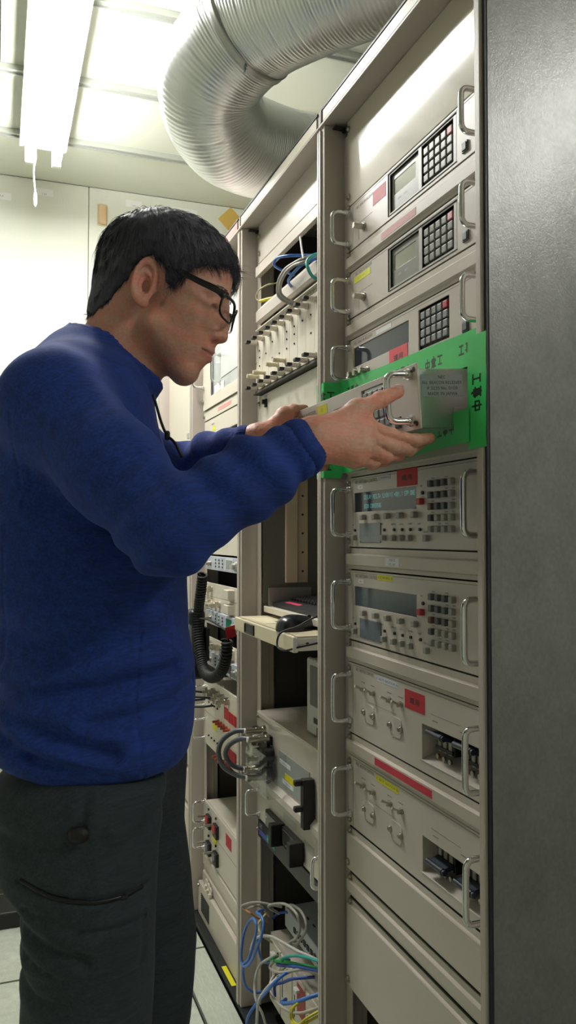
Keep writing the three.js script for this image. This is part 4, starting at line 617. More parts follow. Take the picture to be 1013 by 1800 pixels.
// ---------- third rack ----------
{
  const t = U(2, 'glazed_door_unit', 'beige rack door with a wide pale window and a chrome handle, beside the glasses', 'door', 1.642);
  part(t, 'door_leaf', plate(0.478, 0.36, [[-0.142, 0.036, 0.2, 0.3]], 0.012), M.cream);
  part(t, 'window_pane', box(0.36, 0.28, 0.003, 0.0005), std(0xaeb2b0, 0.15), 0.03, 0.168, 0.003);
  part(t, 'window_edge', box(0.006, 0.264, 0.01, 0.001), M.keyDark, -0.139, 0.168, 0.006);
  part(t, 'inner_panel', box(0.2, 0.22, 0.002, 0.0005), std(0xc6c9c5, 0.2), 0.06, 0.185, 0.0052);
  handle(t, -0.045, 0.105, 0.085, 0.03, 0.004, 0.0045); handle(t, -0.229, 0.12, 0.085, 0.037, 0.0045, 0.012);
  sticker(t, 'white_label', -0.06, 0.052, 0.11, 0.024, paper('#ecece8', ['■■■■ ■■■'], { size: 0.35 }), 0.006);
  for (const y of [0.03, 0.33]) screwAt(t, -0.234, y, 0.012);
  const f = U(2, 'filler_panel', 'cream filler strip with a pink label under the windowed rack door', 'panel', 1.608);
  part(f, 'filler_plate', plate(0.481, 0.031, [], 0.008), M.cream); sticker(f, 'pink_sticker', 0.01, 0.016, 0.15, 0.011, std(0xd79a94, 0.6), 0.0082);
  for (const s of [-1, 1]) screwAt(f, s * 0.2345, 0.015, 0.008);
  const d = U(2, 'display_unit', 'cream unit with a large grey screen and a small yellow sticker, above the left sleeve', 'electronics', 1.31);
  part(d, 'front_panel', plate(0.481, 0.296, [[-0.15, 0.05, 0.2, 0.243]], 0.006), M.cream);
  part(d, 'screen', box(0.36, 0.21, 0.003, 0.0005), std(0x8f979d, 0.12), 0.025, 0.147, -0.012);
  sticker(d, 'yellow_sticker', -0.118, 0.262, 0.034, 0.014, std(0xd8dc2a, 0.6), 0.0062); print(d, -0.15, 0.278, 0.07, 0.008, ['MONITOR'], { z: 0.0062 });
  for (const y of [0.05, 0.15, 0.25]) screwAt(d, -0.2345, y, 0.006);
  const b = U(2, 'blank_panel', 'cream blank panel hidden mostly by the right sleeve in the third rack', 'panel', 1.176);
  part(b, 'blank_plate', plate(0.481, 0.132, [], 0.006), M.cream);
}
function instrument(y, label, lcd, open) {
  const t = U(2, 'test_instrument', label, 'instrument', y, 'small white instruments on shelves of the third rack');
  t.position.x = FRONT + 0.005;
  part(t, 'instrument_face', plate(0.4, 0.042, [], 0.01), std(0xb9bfca, 0.4), 0.02, 0, 0.01);
  part(t, 'case', box(0.39, 0.04, 0.25, 0.002), std(0x8c9096, 0.4), 0.02, 0.021, -0.116);
  part(t, 'screen', box(0.062, 0.026, 0.002, 0.0008), lcd, 0.09, 0.022, 0.0205);
  part(t, 'screen_frame', box(0.075, 0.034, 0.001, 0.0005), std(0xd2d6da, 0.4), 0.09, 0.022, 0.0202);
  part(t, 'dial', merge([at(xyl(0.014, 0.008, 24), 0, 0, 0.004), at(xyl(0.009, 0.012, 20), 0, 0, 0.01)]), M.steel, 0.165, 0.02, 0.02);
  for (const x of [-0.15, -0.12]) part(t, 'connector', bncGeo, M.nickel, x, 0.02, 0.02);
  for (const x of [-0.06, -0.02, 0.02]) for (const y2 of [0.012, 0.022, 0.032]) part(t, 'push_button', box(0.007, 0.005, 0.003, 0.001), M.keyDark, x, y2, 0.0212);
  return t;
}
instrument(1.128, 'topmost white instrument with a grey screen, just under the right elbow', std(0x84888c, 0.2));
instrument(0.958, 'middle white instrument with a green screen beside the coiled cord', std(0x2f8a72, 0.2));
instrument(0.828, 'lowest white instrument with a dark grey screen, partly behind the coiled cord', std(0x686d74, 0.2));
function jackPanel(y, h, label, rows) {
  const t = U(2, 'jack_panel', label, 'panel', y, 'cream jack panels of the third rack');
  part(t, 'front_panel', plate(0.481, h, [], 0.006), M.cream);
  for (let i = 0; i < rows; i++) { part(t, 'jack', merge([at(xyl(0.01, 0.01, 16), 0, 0, 0.005), at(xyl(0.006, 0.03, 14), 0, 0, 0.02), at(box(0.024, 0.02, 0.012, 0.003), 0, 0, 0.012)]), std(0xcfc6b2, 0.3, 0.5), -0.19 + i * 0.048, h * 0.5 + 0.004 * (i % 2), 0.006); }
  part(t, 'jack_box', box(0.05, h * 0.7, 0.024, 0.003), M.cream, 0.09, h * 0.5, 0.014);
  for (const s of [-1, 1]) screwAt(t, s * 0.2345, h / 2, 0.006);
  return t;
}
jackPanel(1.042, 0.042, 'upper cream jack panel between the first two white instruments', 2);
jackPanel(1.001, 0.04, 'cream jack panel with a wound pale cable right above the green screen', 4);
jackPanel(0.87, 0.042, 'lower cream jack panel right behind the loop of the coiled cord', 4);
{
  const t = U(2, 'patch_unit', 'cream patch unit with two rows of red indicator blocks and a red tag', 'electronics', 0.565);
  part(t, 'front_panel', plate(0.481, 0.212, [], 0.006), M.cream); part(t, 'case', box(0.44, 0.2, 0.2, 0.002), M.cream, 0, 0.107, -0.1);
  for (const [y, k] of [[0.155, 0], [0.05, 1]]) {
    for (let i = 0; i < 5; i++) part(t, 'red_block', box(0.011, 0.03, 0.004, 0.001), M.red, 0.07 + i * 0.016, y - 0.012, 0.008);
    for (let i = 0; i < 5; i++) part(t, 'red_jack', merge([at(xyl(0.006, 0.006, 12), 0, 0, 0.003), at(xyl(0.004, 0.018, 12), 0, 0, 0.012)]), std(0xb04a38, 0.4), -0.05 + i * 0.03, y - 0.05, 0.006);
    for (let i = 0; i < 4; i++) part(t, 'indicator_lamp', xyl(0.003, 0.004, 8), M.dark, -0.17 + i * 0.035, y - 0.015, 0.008);
    handle(t, -0.2285, y - 0.005, 0.06, 0.037, 0.004, 0.006);
  }
  for (let i = 0; i < 4; i++) part(t, 'coax_tee', merge([at(xyl(0.011, 0.014, 6), 0, 0, 0.007), at(xyl(0.0075, 0.034, 16), 0, 0, 0.024), at(cyl(0.006, 0.03, 14), 0, 0, 0.03)]), M.nickel, -0.1 + i * 0.052, 0.186, 0.006);
  sticker(t, 'red_tag', 0.03, 0.145, 0.045, 0.036, M.red, 0.0063); sticker(t, 'yellow_sticker', -0.1, 0.078, 0.05, 0.022, M.yellow, 0.0063);
  part(t, 'panel_line', box(0.46, 0.001, 0.0006, 0.0002), M.engrave, 0, 0.104, 0.0062);
  for (const [i, [z, lab]] of [[-2.43, 'left thin black patch loop on the cream patch unit'], [-2.33, 'right thin black patch loop on the cream patch unit']].entries()) meta(part(scene, 'patch_cable', tubeGeo([[-0.005, 0.752, z], [-0.04, 0.755, z - 0.015], [-0.085, 0.752, z - 0.03], [-0.095, 0.742, z - 0.028], [-0.085, 0.733, z - 0.018], [-0.04, 0.733, z + 0.02], [-0.005, 0.738, z + 0.04]], 0.0032, 60, 8), M.rubber), lab, 'cable');
}
{
  const t = U(2, 'supply_unit', 'beige supply unit with four lever switches, its flat top showing, low in the third rack', 'electronics', 0.215);
  const h = 0.165;
  part(t, 'front_panel', plate(0.481, h, [], 0.006), M.panel); part(t, 'case', box(0.46, h - 0.002, 0.22, 0.002), M.cream, 0, h / 2, -0.112);
  part(t, 'panel_line', box(0.44, 0.001, 0.0006, 0.0002), M.engrave, 0, 0.09, 0.0062);
  for (const [x, y, red] of [[-0.158, 0.118, 1], [-0.07, 0.118, 1], [-0.158, 0.035, 0], [-0.07, 0.035, 0]]) {
    const s = part(t, 'switch', box(0.042, 0.04, 0.012, 0.002), M.black, x, y, 0.01);
    part(s, 'switch_face', box(0.028, 0.022, 0.004, 0.001), red ? M.red : std(0x5d5a66, 0.4), -0.002, 0.006, 0.006);
    part(s, 'lever', merge([at(xyl(0.0042, 0.03, 10), 0, 0, 0.016)]), M.nickel, -0.024, 0.012, 0);
    part(t, 'indicator_lamp', xyl(0.004, 0.004, 10), M.dark, x - 0.01, y + 0.035, 0.008);
  }
  sticker(t, 'red_tag', 0.06, 0.13, 0.06, 0.036, M.red, 0.0063); sticker(t, 'yellow_sticker', -0.1, 0.078, 0.045, 0.018, M.yellow, 0.0063);
  handle(t, -0.2285, 0.128, 0.062, 0.037, 0.004, 0.006); handle(t, -0.2285, 0.045, 0.062, 0.037, 0.004, 0.006);
  const b = U(2, 'filler_panel', 'filler strip with a cluster of pale clips under the supply unit of the third rack', 'panel', 0.12);
  part(b, 'filler_plate', bar(0.481, [[0, 0], [0.008, 0], [0.008, 0.03], [0.003, 0.034], [0.003, 0.05], [0.008, 0.054], [0.008, 0.086], [0.003, 0.09], [0, 0.09]]), M.beige);
  for (let i = 0; i < 3; i++) part(b, 'pale_clip', merge([new THREE.TorusGeometry(0.009, 0.0035, 8, 18), at(box(0.01, 0.014, 0.012, 0.003), 0.01, -0.01, 0.004)]), M.cream, -0.165 + i * 0.024, 0.022 - i * 0.004, 0.014);
  const p = U(2, 'blank_panel', 'blank bottom panel with a dark grille, just above the yellow floor label', 'panel', 0.016);
  part(p, 'blank_plate', plate(0.5, 0.1, [], 0.02), M.beige); part(p, 'grille', merge(Array.from({ length: 9 }, (_, i) => at(box(0.1, 0.004, 0.002, 0.0005), 0, i * 0.0065, 0))), M.dark, -0.16, 0.022, 0.0206);
  for (const s of [-1, 1]) screwAt(p, s * 0.24, 0.09, 0.02);
  meta(part(scene, 'floor_label', box(0.014, 0.0008, 0.105, 0.0003), M.yellow, 0.012, 0.0148, -2.18), 'yellow strip label on the black rack base near the floor', 'label');
}
// ---------- farthest rack: closed panels ----------
for (const [y, h, lab] of [[1.56, 0.46, 'upper closed cream panel of the farthest rack, with an upright white sticker'], [0.62, 0.92, 'tall lower closed cream panel of the farthest rack behind the left sleeve'], [0.43, 0.17, 'third closed cream panel from the floor in the farthest rack'], [0.3, 0.12, 'second closed cream panel from the floor in the farthest rack'], [0.03, 0.26, 'lowest closed cream panel of the farthest rack, reaching the floor']]) {
  const t = U(3, 'cover_panel', lab, 'panel', y); part(t, 'cover_plate', bar(0.481, [[0, 0], [0.008, 0], [0.008, h - 0.014], [0.004, h - 0.009], [0.004, h - 0.003], [0, h - 0.003]]), M.cream);
  for (const s of [-1, 1]) for (const yy of [0.02, h - 0.03]) screwAt(t, s * 0.23, yy, 0.0078);
  if (y > 1.5) { sticker(t, 'white_label', 0.15, 0.1, 0.08, 0.13, paper('#f4f4f2', ['■', '▪', '■'], { w: 64, h: 128, size: 0.12 }), 0.0082); part(t, 'door_latch', box(0.05, 0.02, 0.012, 0.003), M.steel, 0.14, 0.025, 0.012); }
}
// ---------- coiled cord and its handset cradle ----------
function coil(pts, R, r, turns) {
  const c = new THREE.CatmullRomCurve3(pts.map((p) => V(...p)), false, 'centripetal'), N = turns * 14, fr = c.computeFrenetFrames(N, false), out = [];
  for (let i = 0; i <= N; i++) { const p = c.getPointAt(i / N), a = i / 14 * PI * 2; out.push(p.addScaledVector(fr.normals[i], R * Math.cos(a)).addScaledVector(fr.binormals[i], R * Math.sin(a))); }
  return new THREE.TubeGeometry(new THREE.CatmullRomCurve3(out, false, 'centripetal'), N * 2, r, 6);
}
{
  const t = thing('coiled_cord', 'black coiled telephone cord hanging in a loop between the jacket and the mouse drawer', 'cord', [0, 0, 0]);
  part(t, 'coil', coil(COIL_PATH, 0.013, 0.0036, 74), M.rubber);
  part(t, 'coil_core', tubeGeo(COIL_PATH, 0.0075, 60, 8), M.black);
  part(t, 'straight_lead', tubeGeo(COIL_LEAD, 0.0028, 40, 8), M.rubber);
  const h = thing('intercom_handset', 'black intercom handset hanging behind the coiled cord', 'handset', [COIL_BOX[0], COIL_BOX[1], COIL_BOX[2]], -PI / 2);
  part(h, 'handset_body', merge([at(box(0.055, 0.2, 0.04, 0.012, 3), 0, 0, 0), at(box(0.06, 0.05, 0.05, 0.014, 3), 0, -0.08, 0.004), at(box(0.06, 0.05, 0.05, 0.014, 3), 0, 0.08, 0.004)]), M.black);
  part(h, 'cradle', box(0.07, 0.1, 0.012, 0.004), M.dark, 0, 0, -0.026);
  const tag = meta(part(scene, 'red_tag', box(0.03, 0.03, 0.001, 0.0004), M.red, COIL_TAG[0], COIL_TAG[1], COIL_TAG[2], 0, 0.3, 0.2), 'small red tag hanging at the left corner of the mouse drawer', 'tag');
}
// ---------- the person: distance fields meshed by surface nets; x ahead, y up, z to the person's right ----------
const clamp = (v, a, b) => Math.max(a, Math.min(b, v)), lerp = (a, b, t) => a + (b - a) * t;
const smooth = (a, b, x) => { const t = clamp((x - a) / (b - a), 0, 1); return t * t * (3 - 2 * t); };
const smin = (a, b, k) => { const h = Math.max(k - Math.abs(a - b), 0) / k; return Math.min(a, b) - h * h * k * 0.25; };
const smax = (a, b, k) => -smin(-a, -b, k);
function cap(x, y, z, a, b, ra, rb) {
  const bx = b[0] - a[0], by = b[1] - a[1], bz = b[2] - a[2], px = x - a[0], py = y - a[1], pz = z - a[2];
  const t = clamp((px * bx + py * by + pz * bz) / (bx * bx + by * by + bz * bz + 1e-12), 0, 1);
  return Math.hypot(px - bx * t, py - by * t, pz - bz * t) - (ra + (rb - ra) * t);
}
function ell(x, y, z, c, r) { const a = (x - c[0]) / r[0], b = (y - c[1]) / r[1], d = (z - c[2]) / r[2], k = Math.sqrt(a * a + b * b + d * d); const g = Math.sqrt((a / r[0]) ** 2 + (b / r[1]) ** 2 + (d / r[2]) ** 2); return g < 1e-9 ? -Math.min(...r) : k * (k - 1) / g; }
const sph = (x, y, z, c, r) => Math.hypot(x - c[0], y - c[1], z - c[2]) - r;
const h3 = (x, y, z) => { let h = (x * 374761393 + y * 668265263 + z * 2147483647 + 977) | 0; h = Math.imul(h ^ (h >>> 13), 1274126177); return ((h ^ (h >>> 16)) >>> 0) / 4294967296; };
function noise3(x, y, z) {
  const X = Math.floor(x), Y = Math.floor(y), Z = Math.floor(z), s = (t) => t * t * (3 - 2 * t), u = s(x - X), v = s(y - Y), w = s(z - Z);
  const l = (i, j) => lerp(lerp(h3(X, Y + i, Z + j), h3(X + 1, Y + i, Z + j), u), 0, 0), r0 = lerp(l(0, 0), l(1, 0), v), r1 = lerp(l(0, 1), l(1, 1), v);
  return lerp(r0, r1, w) * 2 - 1;
}
function segDist(px, py, poly) { let m = 1e9; for (let i = 0; i + 1 < poly.length; i++) { const [ax, ay] = poly[i], [bx, by] = poly[i + 1], dx = bx - ax, dy = by - ay, t = clamp(((px - ax) * dx + (py - ay) * dy) / (dx * dx + dy * dy), 0, 1); m = Math.min(m, Math.hypot(px - ax - dx * t, py - ay - dy * t)); } return m; }
function nets(f, lo, hi, h) {
  const n = [0, 1, 2].map((i) => Math.ceil((hi[i] - lo[i]) / h) + 1), [nx, ny, nz] = n, F = new Float32Array(nx * ny * nz), B = 4;
  for (let k0 = 0; k0 < nz; k0 += B) for (let j0 = 0; j0 < ny; j0 += B) for (let i0 = 0; i0 < nx; i0 += B) {
    const d = f(lo[0] + (i0 + 1.5) * h, lo[1] + (j0 + 1.5) * h, lo[2] + (k0 + 1.5) * h), far = Math.abs(d) > 6.5 * h;
    for (let k = k0; k < Math.min(nz, k0 + B); k++) for (let j = j0; j < Math.min(ny, j0 + B); j++) for (let i = i0; i < Math.min(nx, i0 + B); i++) F[(k * ny + j) * nx + i] = far ? d : f(lo[0] + i * h, lo[1] + j * h, lo[2] + k * h);
  }
  const id = new Int32Array(nx * ny * nz).fill(-1), pos = [], idx = [], at3 = (i, j, k) => (k * ny + j) * nx + i;
  for (let k = 0; k < nz - 1; k++) for (let j = 0; j < ny - 1; j++) for (let i = 0; i < nx - 1; i++) {
    let c = 0, sx = 0, sy = 0, sz = 0; const v = []; let neg = 0;
    for (let q = 0; q < 8; q++) { const d = F[at3(i + (q & 1), j + ((q >> 1) & 1), k + (q >> 2))]; v.push(d); if (d < 0) neg++; }
    if (neg === 0 || neg === 8) continue;
    for (let q = 0; q < 8; q++) for (const b of [1, 2, 4]) if (!(q & b)) { const d0 = v[q], d1 = v[q | b]; if ((d0 < 0) !== (d1 < 0)) { const t = d0 / (d0 - d1); c++; sx += (q & 1) + (b === 1 ? t : 0); sy += ((q >> 1) & 1) + (b === 2 ? t : 0); sz += (q >> 2) + (b === 4 ? t : 0); } }
    id[at3(i, j, k)] = pos.length / 3; pos.push(lo[0] + (i + sx / c) * h, lo[1] + (j + sy / c) * h, lo[2] + (k + sz / c) * h);
  }
  const quad = (a, b, c, d, flip) => { if (a < 0 || b < 0 || c < 0 || d < 0) return; if (flip) idx.push(a, c, b, a, d, c); else idx.push(a, b, c, a, c, d); };
  for (let k = 1; k < nz - 1; k++) for (let j = 1; j < ny - 1; j++) for (let i = 1; i < nx - 1; i++) {
    const s = F[at3(i, j, k)] < 0;
    if (s !== F[at3(i + 1, j, k)] < 0) quad(id[at3(i, j - 1, k - 1)], id[at3(i, j, k - 1)], id[at3(i, j, k)], id[at3(i, j - 1, k)], !s);
    if (s !== F[at3(i, j + 1, k)] < 0) quad(id[at3(i - 1, j, k - 1)], id[at3(i - 1, j, k)], id[at3(i, j, k)], id[at3(i, j, k - 1)], !s);
    if (s !== F[at3(i, j, k + 1)] < 0) quad(id[at3(i - 1, j - 1, k)], id[at3(i, j - 1, k)], id[at3(i, j, k)], id[at3(i - 1, j, k)], !s);
  }
  const nor = new Float32Array(pos.length), e = h * 0.35;
  for (let p = 0; p < pos.length; p += 3) {
    const [x, y, z] = [pos[p], pos[p + 1], pos[p + 2]]; let gx = f(x + e, y, z) - f(x - e, y, z), gy = f(x, y + e, z) - f(x, y - e, z), gz = f(x, y, z + e) - f(x, y, z - e); const l = Math.hypot(gx, gy, gz) || 1;
    nor[p] = gx / l; nor[p + 1] = gy / l; nor[p + 2] = gz / l;
  }
  const g = new THREE.BufferGeometry(); g.setAttribute('position', new THREE.Float32BufferAttribute(pos, 3)); g.setAttribute('normal', new THREE.BufferAttribute(nor, 3)); g.setIndex(idx);
  return g;
}
function metreUv(g, s = 5) { const p = g.attributes.position, uv = new Float32Array(p.count * 2); for (let i = 0; i < p.count; i++) { uv[i * 2] = (p.getX(i) * 0.8 + p.getZ(i) * 0.9) * s; uv[i * 2 + 1] = p.getY(i) * s; } g.setAttribute('uv', new THREE.BufferAttribute(uv, 2)); return g; }
const BETA = 15 * PI / 180;
const man = thing('person', 'person in blue jacket, dark trousers and black glasses pulling out a receiver', 'person', [-0.45, 0, -1.21], -BETA);

// arms
const SR = [-0.045, 1.402, 0.165], ER = [0.108, 1.243, 0.285], WR = [0.279, 1.351, 0.232], SL = [-0.035, 1.41, -0.165], EL = [0.055, 1.343, -0.35], WL = [0.234, 1.405, -0.217];
const mixp = (a, b, t) => [0, 1, 2].map((i) => lerp(a[i], b[i], t));
// torso of the jacket: rows of [y, middle, half depth, half width]
const TORSO = [[0.88, -0.014, 0.132, 0.172], [0.92, -0.016, 0.14, 0.178], [0.955, -0.018, 0.148, 0.183], [1.0, -0.014, 0.147, 0.18], [1.04, -0.007, 0.139, 0.174], [1.1, -0.018, 0.14, 0.176], [1.18, -0.026, 0.145, 0.182], [1.28, -0.034, 0.139, 0.187], [1.36, -0.038, 0.124, 0.182], [1.42, -0.04, 0.107, 0.16], [1.465, -0.034, 0.088, 0.115], [1.5, -0.022, 0.07, 0.08], [1.55, -0.01, 0.06, 0.06]];
function torsoRow(y) { if (y <= TORSO[0][0]) return TORSO[0]; for (let i = 0; i + 1 < TORSO.length; i++) if (y < TORSO[i + 1][0]) { const t = smooth(0, 1, (y - TORSO[i][0]) / (TORSO[i + 1][0] - TORSO[i][0])); return TORSO[i].map((v, k) => lerp(v, TORSO[i + 1][k], lerp((y - TORSO[i][0]) / (TORSO[i + 1][0] - TORSO[i][0]), t, 0.5))); } return TORSO[TORSO.length - 1]; }
const CREASES = [   // fold lines over the near side: [x, y] in metres, depth, half width
  [[[-0.16, 1.035], [-0.06, 1.03], [0.03, 1.045], [0.1, 1.055]], 0.006, 0.011], [[[-0.15, 1.03], [-0.05, 0.985], [0.03, 0.955]], 0.008, 0.012], [[[-0.13, 0.995], [-0.06, 0.95], [0.01, 0.925]], 0.007, 0.01], [[[0.0, 0.998], [0.05, 1.002], [0.13, 1.03]], 0.005, 0.01], [[[-0.07, 0.96], [0.02, 0.93], [0.04, 0.92]], 0.005, 0.008], [[[-0.12, 1.12], [-0.04, 1.09], [0.06, 1.1]], 0.004, 0.016],
];
const SEAMS = [[[0.075, 1.22], [0.062, 1.12], [0.058, 1.03], [0.068, 0.92]], [[-0.105, 1.25], [-0.11, 1.08], [-0.125, 1.05]]];
function armField(x, y, z, S, E, W, fold, cuffR) {
  const mid = mixp(S, E, 0.55), fore = mixp(E, W, 0.55), cuff = mixp(E, W, 0.93);
  let d = cap(x, y, z, S, mid, 0.07, 0.059); d = smin(d, cap(x, y, z, mid, E, 0.059, 0.052), 0.03); d = smin(d, cap(x, y, z, E, fore, 0.052, 0.045), 0.025); d = smin(d, cap(x, y, z, fore, cuff, 0.046, cuffR), 0.02);
  const ux = W[0] - E[0], uy = W[1] - E[1], uz = W[2] - E[2], L = Math.hypot(ux, uy, uz), s = ((x - E[0]) * ux + (y - E[1]) * uy + (z - E[2]) * uz) / L;
  const cut = s - L * 0.93; d = smax(d, cut, 0.012);
  const q = noise3(x * 9, y * 9, z * 9);
  d += fold * Math.sin((s + 0.012 * q + 0.15 * (y - E[1]) + 0.1 * (z - E[2])) / 0.0265 * PI) * smooth(-0.01, 0.05, s) * (1 - smooth(L * 0.78, L * 0.88, s)) * (0.55 + 0.45 * q);
  const a = Math.hypot(x - E[0], y - E[1], z - E[2]);
  d += 0.005 * Math.sin((x * 0.6 - y * 0.9 + 0.02 * q) * 130) * Math.exp(-((a / 0.075) ** 2));
  d += 0.0022 * (s > L * 0.82 ? Math.sin(s * 900) * 0.25 : 0);
  return d;
}
const NECK_AXIS = (() => { const v = [0.53, 0.85], l = Math.hypot(...v); return v.map((c) => c / l); })(), COLLAR = [0.012, 1.503];
function collarCoord(x, y, z) { const dx = x - COLLAR[0], dy = y - COLLAR[1]; return [dx * NECK_AXIS[1] - dy * NECK_AXIS[0], dx * NECK_AXIS[0] + dy * NECK_AXIS[1], z]; }
function jacket(x, y, z) {
  const [, c, a, b] = torsoRow(y), dx = (x - c) / a, dz = z / b, n = 2.35, k = Math.pow(Math.pow(Math.abs(dx), n) + Math.pow(Math.abs(dz), n), 1 / n);
  let d = (k - 1) * Math.min(a, b) * 0.92; d = smax(d, y - 1.54, 0.03);
  d = smin(d, cap(x, y, z, [-0.038, 1.425, -0.1], [-0.038, 1.425, 0.1], 0.072, 0.072), 0.05);
  d = smin(d, cap(x, y, z, [-0.038, 1.43, 0.06], SR, 0.072, 0.066), 0.03); d = smin(d, cap(x, y, z, [-0.038, 1.43, -0.06], SL, 0.072, 0.066), 0.03);
  const hem = 0.912 + 0.33 * Math.max(0, -x - 0.05) + 0.05 * Math.max(0, -z); d = smax(d, hem - y, 0.02);
  const q = noise3(x * 7 + 3, y * 6, z * 7), q2 = noise3(x * 19, y * 15 + 5, z * 19);
  d += 0.0045 * q + 0.0018 * q2;
  const [fx, fy] = collarCoord(x, y, z), e = Math.hypot(fx / 0.074, z / 0.066);
  if (y > 1.35) { const col = (e - 1) * 0.068; d = smax(d, -Math.max(col + 0.002, -fy - 0.075), 0.01); d = smin(d, Math.max(Math.abs(col) - 0.0068, Math.abs(fy + 0.033) - 0.034) - 0.0015 + 0.001 * q2, 0.006); const gv = (fy + 0.062) / 0.003; d += 0.0022 * Math.exp(-gv * gv - (col / 0.02) ** 2) * smooth(-0.06, 0.0, fx); }
  const ar = armField(x, y, z, SR, ER, WR, 0.005, 0.0345), al = armField(x, y, z, SL, EL, WL, 0.0062, 0.0345);
  d = smin(d, Math.min(ar, al), 0.022);
  if (z > 0.02) {
    for (const [p, dep, w] of CREASES) { const s = segDist(x, y, p); if (s < 0.05 && ar > 0.01) d += smooth(0.925, 0.955, y) * (dep * Math.exp(-((s / w) ** 2)) - dep * 0.45 * Math.exp(-(((s - w * 2) / (w * 1.3)) ** 2))); }
    if (ar > 0.008) for (const p of SEAMS) { const s = segDist(x, y, p); if (s < 0.012) d += 0.0022 * Math.exp(-((s / 0.0022) ** 2)) - 0.0012 * Math.exp(-((s / 0.008) ** 2)); }
    const s = segDist(x, y, [[-0.03, 1.292], [0.03, 1.31], [0.085, 1.33]]); if (s < 0.015) d += 0.0022 * Math.exp(-((s / 0.0022) ** 2)) - 0.0012 * Math.exp(-((s / 0.008) ** 2));
    const s2 = segDist(x, y, [[-0.085, 1.385], [-0.09, 1.34], [-0.08, 1.27], [-0.05, 1.23]]); if (s2 < 0.015) d += 0.0018 * Math.exp(-((s2 / 0.0022) ** 2)) - 0.001 * Math.exp(-((s2 / 0.008) ** 2));
  }
  return d;
}
const fleece = new THREE.MeshPhysicalMaterial({ color: 0x18398c, roughness: 0.9, map: weaveColor, bumpMap: weaveTex, bumpScale: 0.0006, sheen: 0.35, sheenColor: new THREE.Color(0x3f6fc8), sheenRoughness: 0.6 });
const jacketMesh = part(man, 'jacket', metreUv(nets(jacket, [-0.24, 0.87, -0.44], [0.33, 1.575, 0.38], 0.0062)), fleece);
// cuffs, drawcord
function cuff(E, W, r) { const A = mixp(E, W, 0.9), dir = V(W[0] - E[0], W[1] - E[1], W[2] - E[2]).normalize(), q = new THREE.Quaternion().setFromUnitVectors(V(0, 0, 1), dir), pos = []; const pts = []; for (let i = 0; i <= 10; i++) { const t = i / 10, u = Math.PI * t; pts.push(new THREE.Vector2(r + 0.0065 * Math.sin(u) , (t - 0.5) * 0.03)); } for (let i = 0; i <= 4; i++) pts.push(new THREE.Vector2(r - 0.0035, (0.5 - i / 4) * 0.03)); const g = new THREE.LatheGeometry(pts, 96).rotateX(PI / 2); const p = g.attributes.position; for (let i = 0; i < p.count; i++) { const a = Math.atan2(p.getY(i), p.getX(i)), k = 1 + 0.022 * Math.sin(a * 34) + 0.05 * Math.sin(a * 2 + 1); p.setXYZ(i, p.getX(i) * k, p.getY(i) * k, p.getZ(i) + 0.003 * Math.sin(a * 3)); } g.computeVertexNormals(); const m = part(jacketMesh, 'cuff', g, fleece, ...A); m.quaternion.copy(q); }
cuff(ER, WR, 0.0315); cuff(EL, WL, 0.031);
part(jacketMesh, 'drawcord', tubeGeo([[0.068, 1.44, 0.03], [0.083, 1.392, 0.045], [0.09, 1.378, 0.052], [0.1, 1.368, 0.062], [0.112, 1.345, 0.075]], 0.0021, 40, 7), M.rubber);
part(jacketMesh, 'cord_lock', at(box(0.008, 0.014, 0.008, 0.003), 0, 0, 0), M.black, 0.09, 1.378, 0.052);

